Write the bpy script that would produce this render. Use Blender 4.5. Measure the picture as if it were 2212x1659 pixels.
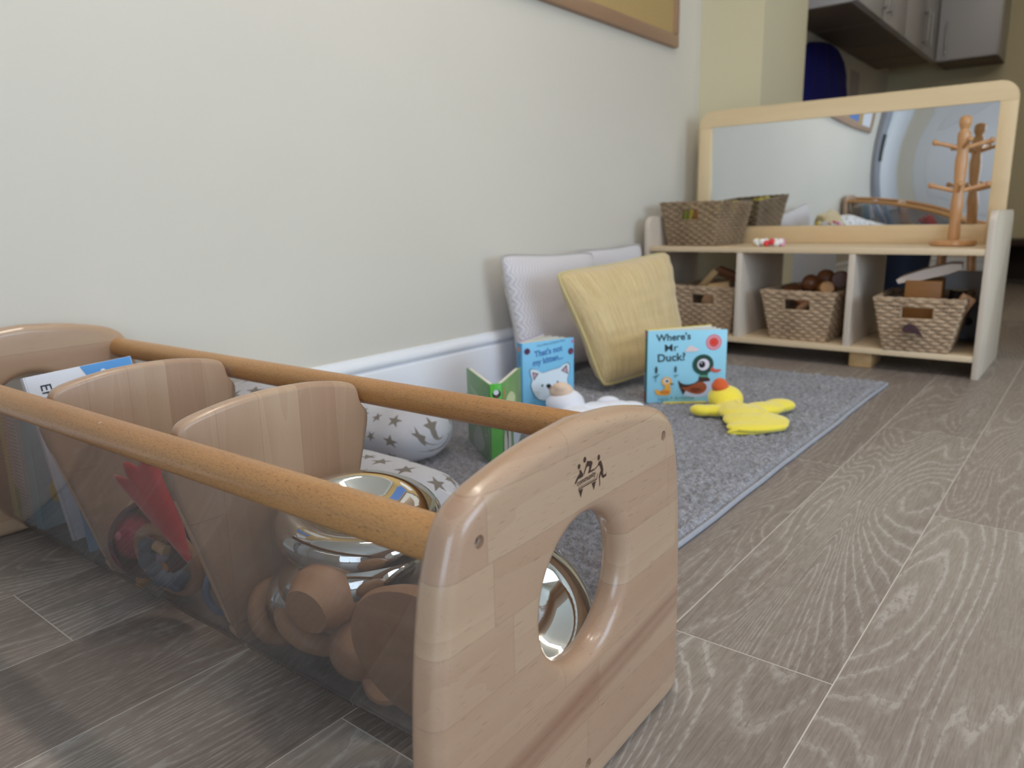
import bpy, bmesh, math, random
from mathutils import Vector, Matrix, noise
random.seed(7)
PI = math.pi
SC = bpy.context.scene
for o in list(bpy.data.objects): bpy.data.objects.remove(o)

# ---------------------------------------------------------------- camera
CAMZ = 0.48
YAW, PITCH, ROLL, FPX = 0.67125, 0.21819, -0.01898, 1612.5
def cam_axes():
    a, b, c = YAW, PITCH, ROLL
    F = Vector((-math.sin(a)*math.cos(b), math.cos(a)*math.cos(b), -math.sin(b)))
    R = Vector((math.cos(a), math.sin(a), 0)); U = R.cross(F)
    return math.cos(c)*R + math.sin(c)*U, -math.sin(c)*R + math.cos(c)*U, F
cr, cu, cf = cam_axes()
cam = bpy.data.cameras.new('camera'); camo = bpy.data.objects.new('camera', cam)
SC.collection.objects.link(camo)
camo.matrix_world = Matrix(((cr.x, cu.x, -cf.x, 0), (cr.y, cu.y, -cf.y, 0), (cr.z, cu.z, -cf.z, CAMZ), (0, 0, 0, 1)))
cam.sensor_width = 36; cam.lens = FPX/2212*36
cam.clip_start = 0.02; cam.clip_end = 60
cam.dof.use_dof = True; cam.dof.focus_distance = 0.74; cam.dof.aperture_fstop = 6.4
SC.camera = camo
# ---------------------------------------------------------------- light, exposure
SC.view_settings.view_transform = 'Standard'; SC.view_settings.look = 'None'
SC.view_settings.gamma = 1; SC.view_settings.use_curve_mapping = False
SC.view_settings.exposure = 0.14
w = bpy.data.worlds.new('world'); SC.world = w; w.use_nodes = True
w.node_tree.nodes['Background'].inputs[0].default_value = (0.52, 0.78, 1.0, 1)
w.node_tree.nodes['Background'].inputs[1].default_value = 1.2
def area(name, loc, target, sx, sy, power, col):
    l = bpy.data.lights.new(name, 'AREA'); l.shape = 'RECTANGLE'; l.size = sx; l.size_y = sy
    l.energy = power; l.color = col
    o = bpy.data.objects.new(name, l); SC.collection.objects.link(o); o.location = loc
    o.rotation_euler = (Vector(target)-Vector(loc)).to_track_quat('-Z', 'Y').to_euler()
    return o
# daylight through the right-hand window and the glazed door behind the camera
area('daylight_a', (2.40, 1.2, 1.0), (0, 1.2, 0.6), 1.7, 1.2, 29, (0.62, 0.79, 1.0))
area('daylight_b', (1.35, -2.06, 1.05), (-0.4, 2.0, 0.5), 1.5, 1.7, 28, (0.67, 0.82, 1.0))
# twin-tube ceiling battens (their tubes are modelled further down)
BATTENS = [(-0.35, 0.98), (1.3, 0.98), (0.5, 3.2)]
for i, (bx_, by_) in enumerate(BATTENS):
    area('batten_light', (bx_, by_, 2.30), (bx_, by_, 0), 1.3, 0.10, (12, 4, 4)[i], (1.0, 0.88, 0.74))
area('kitchen_fill', (-0.55, 4.1, 2.3), (-0.75, 5.2, 1.2), 0.5, 0.5, 2.6, (1.0, 0.93, 0.85))  # added fill with no fitting, brightens the cupboard fronts

# ---------------------------------------------------------------- helpers
def lin(c):
    return tuple(((v/255)/12.92 if v/255 <= 0.04045 else (((v/255)+0.055)/1.055)**2.4) for v in c) + (1,)
MATS = {}
def newmat(name):
    m = bpy.data.materials.new(name); m.use_nodes = True; nt = m.node_tree
    return m, nt, nt.nodes, nt.links, nt.nodes['Principled BSDF']
def coords(N, L, scale=(1, 1, 1), kind='Object', rot=(0, 0, 0)):
    t = N.new('ShaderNodeTexCoord'); mp = N.new('ShaderNodeMapping')
    mp.inputs['Scale'].default_value = scale; mp.inputs['Rotation'].default_value = rot
    L.new(t.outputs[kind], mp.inputs[0]); return mp.outputs[0]
def ntex(N, L, vec, scale, detail=3, rough=0.5, dist=0.0):
    n = N.new('ShaderNodeTexNoise'); n.inputs['Scale'].default_value = scale
    n.inputs['Detail'].default_value = detail; n.inputs['Roughness'].default_value = rough
    n.inputs['Distortion'].default_value = dist; L.new(vec, n.inputs['Vector']); return n.outputs['Fac']
def ramp(N, L, fac, stops):
    r = N.new('ShaderNodeValToRGB'); L.new(fac, r.inputs[0]); e = r.color_ramp.elements
    while len(e) < len(stops): e.new(0.5)
    for el, (p, c) in zip(e, stops): el.position = p; el.color = c if len(c) == 4 else lin(c)
    return r.outputs[0]
def g(v): return (v, v, v, 1)
def mth(N, L, op, a, b=None):
    m = N.new('ShaderNodeMath'); m.operation = op
    for i, x in enumerate((a, b)):
        if x is None: continue
        if isinstance(x, (int, float)): m.inputs[i].default_value = x
        else: L.new(x, m.inputs[i])
    return m.outputs[0]
def mixc(N, L, fac, a, b, mode='MIX'):
    m = N.new('ShaderNodeMix'); m.data_type = 'RGBA'; m.blend_type = mode
    if isinstance(fac, (int, float)): m.inputs[0].default_value = fac
    else: L.new(fac, m.inputs[0])
    for i, x in ((6, a), (7, b)):
        if isinstance(x, tuple): m.inputs[i].default_value = x if len(x) == 4 else lin(x)
        else: L.new(x, m.inputs[i])
    return m.outputs[2]
def bump(N, L, B, h, s=0.3, d=0.01):
    b = N.new('ShaderNodeBump'); b.inputs['Strength'].default_value = s; b.inputs['Distance'].default_value = d
    L.new(h, b.inputs['Height']); L.new(b.outputs[0], B.inputs['Normal'])
def plain(name, col, rough=0.5, metal=0.0, var=0.0, spec=0.5, bmp=0.0, bs=60, sheen=0, coat=0):
    if name in MATS: return MATS[name]
    m, nt, N, L, B = newmat(name); c = lin(col)
    B.inputs['Roughness'].default_value = rough; B.inputs['Metallic'].default_value = metal
    B.inputs['Specular IOR Level'].default_value = spec; B.inputs['Coat Weight'].default_value = coat
    B.inputs['Sheen Weight'].default_value = sheen
    v = coords(N, L); f = ntex(N, L, v, bs, 4)
    if var > 0:
        L.new(ramp(N, L, f, [(0.3, tuple(x*(1-var) for x in c[:3])+(1,)), (0.7, tuple(min(1, x*(1+var)) for x in c[:3])+(1,))]), B.inputs['Base Color'])
    else: B.inputs['Base Color'].default_value = c
    if bmp: bump(N, L, B, f, bmp, 0.003)
    MATS[name] = m; return m

def wood(name, light, dark, axis='y', scale=1.0, rough=0.35, pores=0.0, rings=9.0, coat=0.0, staves=None, streak=False):
    """grain runs along axis; contour lines of a stretched noise make the figure"""
    m, nt, N, L, B = newmat(name)
    st = {'x': (1.2, 14, 14), 'y': (14, 1.2, 14), 'z': (14, 14, 1.2)}[axis]
    t = N.new('ShaderNodeTexCoord'); vec = t.outputs['Object']
    if staves:
        h, la, ax2, pal = staves                # stave height, stave length, (height axis), palette
        sp = N.new('ShaderNodeSeparateXYZ'); L.new(vec, sp.inputs[0])
        hh = sp.outputs[{'x': 0, 'y': 1, 'z': 2}[ax2]]; ll = sp.outputs[{'x': 0, 'y': 1, 'z': 2}[axis]]
        row = mth(N, L, 'FLOOR', mth(N, L, 'DIVIDE', mth(N, L, 'SUBTRACT', hh, 0.027), h))
        off = mth(N, L, 'FRACT', mth(N, L, 'MULTIPLY', mth(N, L, 'SINE', mth(N, L, 'MULTIPLY', row, 12.9)), 43.7))
        lc = mth(N, L, 'ADD', mth(N, L, 'DIVIDE', ll, la), mth(N, L, 'MULTIPLY', off, 3.0))
        col = mth(N, L, 'FLOOR', lc)
        cid = N.new('ShaderNodeCombineXYZ'); L.new(row, cid.inputs[0]); L.new(col, cid.inputs[1])
        wn = N.new('ShaderNodeTexWhiteNoise'); wn.noise_dimensions = '3D'; L.new(cid.outputs[0], wn.inputs['Vector'])
        av = N.new('ShaderNodeVectorMath'); av.operation = 'MULTIPLY_ADD'
        L.new(wn.outputs['Color'], av.inputs[0]); av.inputs[1].default_value = (3, 3, 3); L.new(vec, av.inputs[2])
        vec = av.outputs[0]
    mp = N.new('ShaderNodeMapping'); mp.inputs['Scale'].default_value = tuple(s*scale for s in st); L.new(vec, mp.inputs[0])
    n1 = ntex(N, L, mp.outputs[0], 1.0, 2, 0.45, 0.3)
    ringf = mth(N, L, 'FRACT', mth(N, L, 'MULTIPLY', n1, rings))
    mp2 = N.new('ShaderNodeMapping'); mp2.inputs['Scale'].default_value = tuple((s*8 if s > 5 else s*6)*scale for s in st); L.new(vec, mp2.inputs[0])
    n2 = ntex(N, L, mp2.outputs[0], 2.0, 3, 0.6)
    base = ramp(N, L, n1, [(0.25, light), (0.75, dark)])
    base = mixc(N, L, mth(N, L, 'MULTIPLY', ringf, 0.22), base, dark)
    base = mixc(N, L, mth(N, L, 'MULTIPLY', n2, 0.35), base, tuple(min(255, int(c*1.06)) for c in light))
    if staves:
        tint = ramp(N, L, wn.outputs['Value'], [(i/(len(pal)-1)*0.98, c) for i, c in enumerate(pal)])
        base = mixc(N, L, 0.75, base, tint, 'MIX')
        base = mixc(N, L, mth(N, L, 'MULTIPLY', ringf, 0.16), base, dark)
        fr = mth(N, L, 'FRACT', mth(N, L, 'DIVIDE', mth(N, L, 'SUBTRACT', hh, 0.027), h))
        e1 = mth(N, L, 'LESS_THAN', mth(N, L, 'MINIMUM', fr, mth(N, L, 'SUBTRACT', 1.0, fr)), 0.008)
        fl = mth(N, L, 'FRACT', lc)
        e2 = mth(N, L, 'LESS_THAN', mth(N, L, 'MINIMUM', fl, mth(N, L, 'SUBTRACT', 1.0, fl)), 0.0016)
        base = mixc(N, L, mth(N, L, 'MULTIPLY', mth(N, L, 'MAXIMUM', e1, e2), 0.22), base, tuple(int(c*0.6) for c in dark))
    if streak:      # reddish heartwood stripe low on the board
        sq = N.new('ShaderNodeSeparateXYZ'); t5 = N.new('ShaderNodeTexCoord'); L.new(t5.outputs['Object'], sq.inputs[0])
        zz = mth(N, L, 'SUBTRACT', mth(N, L, 'SUBTRACT', sq.outputs[2], mth(N, L, 'MULTIPLY', sq.outputs[1], 0.06)), 0.098)
        zz = mth(N, L, 'ADD', zz, mth(N, L, 'MULTIPLY', mth(N, L, 'SUBTRACT', n1, 0.5), 0.05))
        band = ramp(N, L, mth(N, L, 'ADD', mth(N, L, 'MULTIPLY', zz, 20.0), 0.5), [(0.18, g(0)), (0.34, g(0.75)), (0.46, g(0.5)), (0.58, g(1)), (0.78, g(0))])
        base = mixc(N, L, mth(N, L, 'MULTIPLY', band, 0.62), base, (132, 88, 66))
    if pores > 0:
        mp3 = N.new('ShaderNodeMapping'); k = {'x': (150, 2300, 2300), 'y': (1500, 50, 1500), 'z': (1500, 1500, 50)}[axis]
        mp3.inputs['Scale'].default_value = tuple(q*scale for q in k); L.new(vec, mp3.inputs[0])
        n3 = ntex(N, L, mp3.outputs[0], 1.0, 1)
        pf = ramp(N, L, n3, [(0.60 if axis == 'x' else 0.69, g(0)), (0.66 if axis == 'x' else 0.76, g(1))])
        base = mixc(N, L, mth(N, L, 'MULTIPLY', pf, pores), base, tuple(int(c*0.42) for c in dark))
    L.new(base, B.inputs['Base Color'])
    B.inputs['Roughness'].default_value = rough; B.inputs['Coat Weight'].default_value = coat
    B.inputs['Coat Roughness'].default_value = 0.12
    bump(N, L, B, n2, 0.08, 0.0006)
    MATS[name] = m; return m

PAL = [(196, 166, 138), (182, 148, 122), (190, 158, 132), (176, 140, 116), (197, 169, 141), (186, 152, 126)]
M_panel = wood('birch_panel', (194, 166, 138), (158, 116, 90), 'y', 1.0, 0.3, 0.55, 7, 0.35, staves=(0.047, 0.26, 'z', PAL), streak=True)
M_divid = wood('birch_divider', (194, 166, 136), (162, 124, 98), 'z', 1.2, 0.35, 0.2, 7, 0.2, staves=(0.05, 0.5, 'y', PAL))
M_rail = wood('beech_rail', (206, 156, 98), (160, 106, 60), 'x', 1.6, 0.38, 0.75, 5, 0.15)
M_ply = wood('maple_ply', (224, 202, 170), (204, 176, 140), 'x', 0.5, 0.4, 0.0, 9)
M_plyv = wood('maple_ply_upright', (216, 204, 190), (200, 184, 168), 'z', 0.8, 0.4, 0.0, 7)
M_toywood = wood('toy_beech', (198, 156, 120), (164, 120, 88), 'x', 2.2, 0.5, 0.2, 6)
M_toywood2 = wood('toy_walnutish', (150, 96, 60), (110, 64, 36), 'x', 2.0, 0.5, 0.2, 6)
M_mug = wood('beech_mug_tree', (208, 158, 108), (180, 126, 78), 'z', 2.0, 0.32, 0.1, 5, 0.3)
M_block = wood('pale_block', (214, 178, 128), (180, 138, 90), 'y', 1.6, 0.5, 0.0, 7)
M_brownbox = wood('brown_box', (150, 100, 48), (122, 78, 34), 'x', 2, 0.5, 0.0, 7)
M_boardframe = wood('board_frame', (178, 144, 116), (156, 120, 94), 'y', 1.0, 0.5, 0.1, 5)
M_chrome = plain('chrome', (226, 226, 222), 0.045, 1.0)
M_steel = plain('steel', (150, 150, 152), 0.3, 1.0)
M_white = plain('white_gloss', (226, 230, 240), 0.3)
M_unit = plain('kitchen_unit_white', (190, 188, 190), 0.35)
M_dark = plain('shadow_dark', (34, 26, 22), 0.7)

def smoothmesh(me, ang=40):
    me.polygons.foreach_set('use_smooth', [True]*len(me.polygons))
    me.set_sharp_from_angle(angle=math.radians(ang))
def obj(name, bm, mats, parent=None, ang=40, M=None):
    bmesh.ops.recalc_face_normals(bm, faces=bm.faces)
    me = bpy.data.meshes.new(name); bm.to_mesh(me); bm.free()
    for m in (mats if isinstance(mats, (list, tuple)) else [mats]): me.materials.append(m)
    smoothmesh(me, ang)
    o = bpy.data.objects.new(name, me); SC.collection.objects.link(o)
    if parent: o.parent = parent
    if M is not None: o.matrix_local = M
    return o
def tag(o, label, cat, group=None, kind=None):
    o['label'] = label; o['category'] = cat
    if group: o['group'] = group
    if kind: o['kind'] = kind
    return o
def thing(name, label, cat, loc=(0, 0, 0), rz=0.0, group=None, M=None):
    o = bpy.data.objects.new(name, None); SC.collection.objects.link(o); o.empty_display_size = 0.05
    if M is not None: o.matrix_world = M
    else: o.location = loc; o.rotation_euler = (0, 0, rz)
    return tag(o, label, cat, group)
def struct(name, bm, mat, ang=40):
    o = obj(name, bm, mat, ang=ang); o['kind'] = 'structure'; return o
def cp(o, parent=None):
    c = o.copy(); SC.collection.objects.link(c)
    if parent: c.parent = parent; c.matrix_parent_inverse = o.matrix_parent_inverse.copy()
    for ch in [k for k in bpy.data.objects if k.parent == o]: cp(ch, c)
    return c
def lab_part(o, label): o['label'] = label; return o

def nb(): return bmesh.new()
def box(bm, x0, x1, y0, y1, z0, z1, bev=0.0, seg=2, M=None, mi=0):
    r = bmesh.ops.create_cube(bm, size=1.0); vs = r['verts']
    for v in vs: v.co = Vector(((x0+x1)/2+v.co.x*(x1-x0), (y0+y1)/2+v.co.y*(y1-y0), (z0+z1)/2+v.co.z*(z1-z0)))
    fs = set(f for v in vs for f in v.link_faces)
    if bev > 0:
        es = list(set(e for v in vs for e in v.link_edges))
        rr = bmesh.ops.bevel(bm, geom=es, offset=bev, segments=seg, profile=0.5, affect='EDGES')
        vs = list(set(vs_ for f in rr['faces'] for vs_ in f.verts) | set(v for v in vs if v.is_valid)); fs = set(f for v in vs for f in v.link_faces)
    if M is not None: bmesh.ops.transform(bm, matrix=M, verts=vs)
    for f in fs: f.material_index = mi
    return vs
def lathe(bm, prof, seg=32, M=None, mi=0):
    """prof: (r,z) from bottom to top"""
    rings = []; new = []
    for r, z in prof:
        if r < 1e-6: v = bm.verts.new((0, 0, z)); rings.append([v]); new.append(v)
        else:
            ring = [bm.verts.new((r*math.cos(2*PI*i/seg), r*math.sin(2*PI*i/seg), z)) for i in range(seg)]
            rings.append(ring); new += ring
    for a, b in zip(rings, rings[1:]):
        for i in range(seg):
            j = (i+1) % seg
            if len(a) == 1 and len(b) == 1: continue
            if len(a) == 1: f = bm.faces.new((a[0], b[i], b[j]))
            elif len(b) == 1: f = bm.faces.new((a[i], a[j], b[0]))
            else: f = bm.faces.new((a[i], a[j], b[j], b[i]))
            f.material_index = mi
    for rg, rev in ((rings[0], True), (rings[-1], False)):
        if len(rg) > 1:
            f = bm.faces.new(rg[::-1] if rev else rg); f.material_index = mi
    if M is not None: bmesh.ops.transform(bm, matrix=M, verts=new)
    return new
def tube(bm, pts, r, sides=10, closed=False, cap=True, mi=0, M=None, flat=1.0):
    pts = [Vector(p) for p in pts]; n = len(pts); rings = []
    up = Vector((0, 0, 1)); prev = None
    for i, p in enumerate(pts):
        if closed: t = (pts[(i+1) % n]-pts[i-1])
        else: t = pts[min(i+1, n-1)]-pts[max(i-1, 0)]
        t.normalize()
        if prev is None:
            a = up if abs(t.z) < 0.9 else Vector((1, 0, 0)); nx = t.cross(a).normalized()
        else: nx = (prev-t*prev.dot(t)).normalized()
        prev = nx; ny = t.cross(nx)
        rr = r(i/(n-1 if not closed else n)) if callable(r) else r
        rings.append([bm.verts.new(p+nx*rr*math.cos(2*PI*k/sides)+ny*rr*flat*math.sin(2*PI*k/sides)) for k in range(sides)])
    m = n if closed else n-1
    for i in range(m):
        a, b = rings[i], rings[(i+1) % n]
        for k in range(sides):
            f = bm.faces.new((a[k], a[(k+1) % sides], b[(k+1) % sides], b[k])); f.material_index = mi
    if not closed and cap:
        bm.faces.new(rings[0][::-1]).material_index = mi; bm.faces.new(rings[-1]).material_index = mi
    vs = [v for rg in rings for v in rg]
    if M is not None: bmesh.ops.transform(bm, matrix=M, verts=vs)
    return vs
def sphere(bm, c, r, seg=20, rings=12, M=None, mi=0):
    if isinstance(r, (int, float)): r = (r, r, r)
    vs = bmesh.ops.create_uvsphere(bm, u_segments=seg, v_segments=rings, radius=1)['verts']
    for v in vs: v.co = Vector((v.co.x*r[0], v.co.y*r[1], v.co.z*r[2]))
    if M is not None: bmesh.ops.transform(bm, matrix=M, verts=vs)
    for v in vs: v.co += Vector(c)
    for f in set(f for v in vs for f in v.link_faces): f.material_index = mi
    return vs
def orient(loc, zdir, xhint=(1, 0, 0)):
    z = Vector(zdir).normalized(); x = Vector(xhint); x = (x-z*x.dot(z))
    if x.length < 1e-4: x = Vector((0, 1, 0)); x = x-z*x.dot(z)
    x.normalize(); y = z.cross(x)
    return Matrix(((x.x, y.x, z.x, loc[0]), (x.y, y.y, z.y, loc[1]), (x.z, y.z, z.z, loc[2]), (0, 0, 0, 1)))
def catmull(P, k=8, closed=False):
    out = []; n = len(P)
    for i in range(n if closed else n-1):
        p0 = Vector(P[(i-1) % n] if closed or i > 0 else P[0]); p1 = Vector(P[i]); p2 = Vector(P[(i+1) % n]); p3 = Vector(P[(i+2) % n] if closed or i+2 < n else P[-1])
        for j in range(k):
            t = j/k; out.append(0.5*((2*p1)+(p2-p0)*t+(2*p0-5*p1+4*p2-p3)*t*t+(3*p1-p0-3*p2+p3)*t**3))
    if not closed: out.append(Vector(P[-1]))
    return out
def blob(name, parts, mat, parent=None, vox=0.004, smooth=6, M=None):
    """one soft continuous body grown from ellipsoids (centre, radii, rotation)"""
    bm = nb()
    for p in parts:
        c, r = p[0], p[1]; e = p[2] if len(p) > 2 else (0, 0, 0)
        from mathutils import Euler
        sphere(bm, c, r, 24, 16, Euler(e).to_matrix().to_4x4())
    me = bpy.data.meshes.new(name); bm.to_mesh(me); bm.free()
    o = bpy.data.objects.new(name, me); SC.collection.objects.link(o)
    md = o.modifiers.new('r', 'REMESH'); md.mode = 'VOXEL'; md.voxel_size = vox
    ms = o.modifiers.new('s', 'SMOOTH'); ms.iterations = smooth; ms.factor = 0.5
    dg = bpy.context.evaluated_depsgraph_get(); me2 = bpy.data.meshes.new_from_object(o.evaluated_get(dg))
    o.modifiers.clear(); o.data = me2; bpy.data.meshes.remove(me)
    me2.name = name; me2.materials.clear(); me2.materials.append(mat); smoothmesh(me2, 180)
    if parent: o.parent = parent
    if M is not None: o.matrix_local = M
    return o
# ---- flat printed shapes lying on a surface: frame = (origin, u axis, v axis); shapes in frame units
def text_geo(s, size, bold=0.0, shear=0.0, sx=1.0):
    cu_ = bpy.data.curves.new('t', 'FONT'); cu_.body = s; cu_.size = size; cu_.offset = bold; cu_.shear = shear
    cu_.resolution_u = 4
    to = bpy.data.objects.new('t', cu_); SC.collection.objects.link(to)
    dg = bpy.context.evaluated_depsgraph_get(); me = bpy.data.meshes.new_from_object(to.evaluated_get(dg))
    vs = [(v.co.x*sx, v.co.y) for v in me.vertices]; fs = [tuple(p.vertices) for p in me.polygons]
    bpy.data.objects.remove(to); bpy.data.curves.remove(cu_); bpy.data.meshes.remove(me)
    return vs, fs
def print_on(name, parent, O, U, V, shapes, rough=0.45, lift=0.00012, base=0.0003):
    O, U, V = Vector(O), Vector(U).normalized(), Vector(V).normalized(); Nn = U.cross(V)
    bm = nb(); mats = []; k = 0
    def mi(col):
        m = plain('print_%02x%02x%02x' % tuple(col), col, rough)
        if m not in mats: mats.append(m)
        return mats.index(m)
    for s in shapes:
        k += 1; h = base+lift*k; kind = s[0]; idx = mi(s[1])
        T = lambda a, b: bm.verts.new(O+U*a+V*b+Nn*h)
        if kind == 'poly':
            try: bm.faces.new([T(*p) for p in s[2]]).material_index = idx
            except ValueError: pass
        elif kind == 'ell':
            cx_, cy_, rx, ry = s[2][:4]; ro = s[2][4] if len(s[2]) > 4 else 0
            a0, a1 = (s[2][5], s[2][6]) if len(s[2]) > 5 else (0, 2*PI); n = 28
            pts = []
            for i in range(n + (0 if len(s[2]) <= 5 else 1)):
                a = a0+(a1-a0)*i/n; x, y = rx*math.cos(a), ry*math.sin(a)
                pts.append(T(cx_+x*math.cos(ro)-y*math.sin(ro), cy_+x*math.sin(ro)+y*math.cos(ro)))
            bm.faces.new(pts).material_index = idx
        elif kind == 'curve':
            pts = catmull([(p[0], p[1], 0) for p in s[2]], 5, True)
            bm.faces.new([T(p.x, p.y) for p in pts]).material_index = idx
        elif kind == 'text':
            _, _, st, x, y, size, bold = s[:7]; ro = s[7] if len(s) > 7 else 0; sx = s[8] if len(s) > 8 else 1.0
            vs, fs = text_geo(st, size, bold, 0.0, sx)
            q = [T(x+a*math.cos(ro)-b*math.sin(ro), y+a*math.sin(ro)+b*math.cos(ro)) for a, b in vs]
            for f in fs:
                try: bm.faces.new([q[i] for i in f]).material_index = idx
                except ValueError: pass
    o = obj(name, bm, mats, parent, 30); return o

# ================================================================ THE ROOM
XW, XR, YB, YF, ZC = -1.385, 2.45, -2.1, 6.1, 2.4
XP, YP0, YP1 = -1.131, 3.0, 3.5
def wallmat(name, col):
    m, nt, N, L, B = newmat(name); v = coords(N, L)
    f = ntex(N, L, v, 1.6, 4); f2 = ntex(N, L, v, 140, 3)
    c = ramp(N, L, f, [(0.3, tuple(int(x*0.985) for x in col)), (0.7, col)]); L.new(c, B.inputs['Base Color'])
    B.inputs['Roughness'].default_value = 0.6; bump(N, L, B, f2, 0.06, 0.002)
    f3 = ntex(N, L, v, 9, 2); return m
M_wall = wallmat('cream_paint', (226, 219, 207))
M_wall2 = wallmat('cream_paint_kitchen', (222, 212, 178))
M_ceil = plain('ceiling_paint', (235, 235, 230), 0.8)

def slab(x0, x1, y0, y1, z0, z1):
    bm = nb(); box(bm, x0, x1, y0, y1, z0, z1); return bm
bm = nb()
for y0, y1, z0, z1 in ((-0.86, YF, 0, ZC), (YB, -1.02, 0, ZC), (-1.02, -0.86, 0, 0.94), (-1.02, -0.86, 1.4, ZC)): box(bm, XW-0.12, XW, y0, y1, z0, z1)
struct('wall_left', bm, M_wall)
bm = nb(); box(bm, XW, XP, YP0, YP1, 0, ZC); struct('wall_pier', bm, M_wall2)
struct('wall_far', slab(XW-0.12, XR+0.12, YF, YF+0.12, 0, ZC), M_wall2)
struct('ceiling', slab(XW-0.12, XR+0.12, YB-0.12, YF+0.12, ZC, ZC+0.1), M_ceil)
# back wall, with a doorway
bm = nb(); box(bm, XW-0.12, -1.25, YB-0.12, YB, 0, ZC); box(bm, -0.35, 0.58, YB-0.12, YB, 0, ZC); box(bm, 2.12, XR+0.12, YB-0.12, YB, 0, ZC); box(bm, 0.58, 2.12, YB-0.12, YB, 1.92, ZC); box(bm, 0.58, 2.12, YB-0.12, YB, 0, 0.18); box(bm, -1.25, -0.35, YB-0.12, YB, 2.02, ZC)
struct('wall_back', bm, M_wall)
struct('wall_blocking_light', slab(-0.12, XR, YP0, YP0+0.1, 0, ZC), M_wall2)  # out-of-view partition, added to keep window light off the kitchen
# right wall with its window opening
bm = nb()
WIN = [(0.35, 2.05)]; WZ0, WZ1 = 0.4, 1.6
ys = [YB, -1.35, 0.55, 1.25, 3.15, YF]
for a, b in ((YB, 0.35), (2.05, YF)): box(bm, XR, XR+0.12, a, b, 0, ZC)
for a, b in WIN: box(bm, XR, XR+0.12, a, b, 0, WZ0); box(bm, XR, XR+0.12, a, b, WZ1, ZC)
struct('wall_right', bm, M_wall)
for i, (a, b) in enumerate(WIN):
    bm = nb(); t = 0.05
    box(bm, XR+0.02, XR+0.08, a, a+t, WZ0, WZ1); box(bm, XR+0.02, XR+0.08, b-t, b, WZ0, WZ1)
    box(bm, XR+0.02, XR+0.08, a, b, WZ0, WZ0+t); box(bm, XR+0.02, XR+0.08, a, b, WZ1-t, WZ1)
    box(bm, XR+0.02, XR+0.08, (a+b)/2-0.03, (a+b)/2+0.03, WZ0, WZ1)
    struct('window_%d' % (i+1), bm, M_white)

bm = nb(); t = 0.05
for a, b in ((0.58, 0.63), (1.32, 1.38), (2.07, 2.12)): box(bm, a, b, YB-0.08, YB-0.04, 0.18, 1.92)
box(bm, 0.58, 2.12, YB-0.08, YB-0.04, 0.18, 0.23); box(bm, 0.58, 2.12, YB-0.08, YB-0.04, 1.87, 1.92)
struct('window_2', bm, M_white)

# ---- floor: limed-oak effect planks, one mesh, every plank its own uv patch
def floor_material():
    m, nt, N, L, B = newmat('limed_oak_planks')
    uv = N.new('ShaderNodeUVMap'); uv.uv_map = 'UVMap'
    at = N.new('ShaderNodeAttribute'); at.attribute_name = 'plank'
    base_v = N.new('ShaderNodeVectorMath'); base_v.operation = 'ADD'
    sc = N.new('ShaderNodeVectorMath'); sc.operation = 'MULTIPLY'; L.new(at.outputs['Color'], sc.inputs[0]); sc.inputs[1].default_value = (9, 9, 9)
    L.new(uv.outputs[0], base_v.inputs[0]); L.new(sc.outputs[0], base_v.inputs[1]); V = base_v.outputs[0]
    def mp(s):
        q = N.new('ShaderNodeMapping'); q.inputs['Scale'].default_value = s; L.new(V, q.inputs[0]); return q.outputs[0]
    n1 = ntex(N, L, mp((6.5, 0.95, 1)), 1.0, 1.2, 0.4, 0.5)      # figure field
    nb_ = ntex(N, L, mp((3.0, 0.8, 1)), 1.0, 2, 0.5)           # broad tone
    n3 = ntex(N, L, mp((420, 22, 1)), 1.0, 2, 0.6)             # fibres
    n4 = ntex(N, L, mp((150, 60, 1)), 1.0, 3, 0.6)             # breaks in the liming
    nw = ntex(N, L, mp((60, 9, 1)), 1.0, 2, 0.5)
    # distance to plank-long fine grain plus cathedral contour lines
    ph = mth(N, L, 'ADD', mth(N, L, 'MULTIPLY', n1, 36.0), mth(N, L, 'MULTIPLY', nw, 0.7))
    fr = mth(N, L, 'FRACT', ph)
    line = ramp(N, L, fr, [(0.0, g(1)), (0.12, g(0.85)), (0.24, g(0.10)), (0.70, g(0)), (0.94, g(0.35))])
    brk = ramp(N, L, n4, [(0.36, g(0.15)), (0.52, g(1))])
    area_ = ramp(N, L, nb_, [(0.38, g(0.45)), (0.62, g(1))])
    lf = mth(N, L, 'MULTIPLY', mth(N, L, 'MULTIPLY', line, brk), area_)
    base = ramp(N, L, nb_, [(0.3, (122, 108, 100)), (0.5, (140, 127, 118)), (0.7, (160, 149, 138))])
    sep = N.new('ShaderNodeSeparateColor'); L.new(at.outputs['Color'], sep.inputs[0])
    tone = ramp(N, L, sep.outputs[2], [(0.0, g(0.86)), (1.0, g(1.12))])
    base = mixc(N, L, 1.0, base, tone, 'MULTIPLY')
    fib = ramp(N, L, n3, [(0.35, (116, 102, 96)), (0.65, (186, 176, 168))])
    base = mixc(N, L, 0.22, base, fib)
    spots = ramp(N, L, n4, [(0.55, g(0)), (0.72, g(1))])
    base = mixc(N, L, mth(N, L, 'MULTIPLY', spots, 0.30), base, (176, 166, 156))
    base = mixc(N, L, mth(N, L, 'MULTIPLY', lf, 0.52), base, (204, 198, 192))
    # pale joint round every plank
    su = N.new('ShaderNodeSeparateXYZ'); L.new(uv.outputs[0], su.inputs[0])
    L.new(base, B.inputs['Base Color']); B.inputs['Roughness'].default_value = 0.42
    B.inputs['Specular IOR Level'].default_value = 0.4
    bump(N, L, B, mth(N, L, 'ADD', lf, mth(N, L, 'MULTIPLY', n3, 0.4)), 0.12, 0.0008)
    return m
M_joint = plain('plank_joint', (206, 198, 188), 0.6)
M_floor = floor_material()
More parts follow.
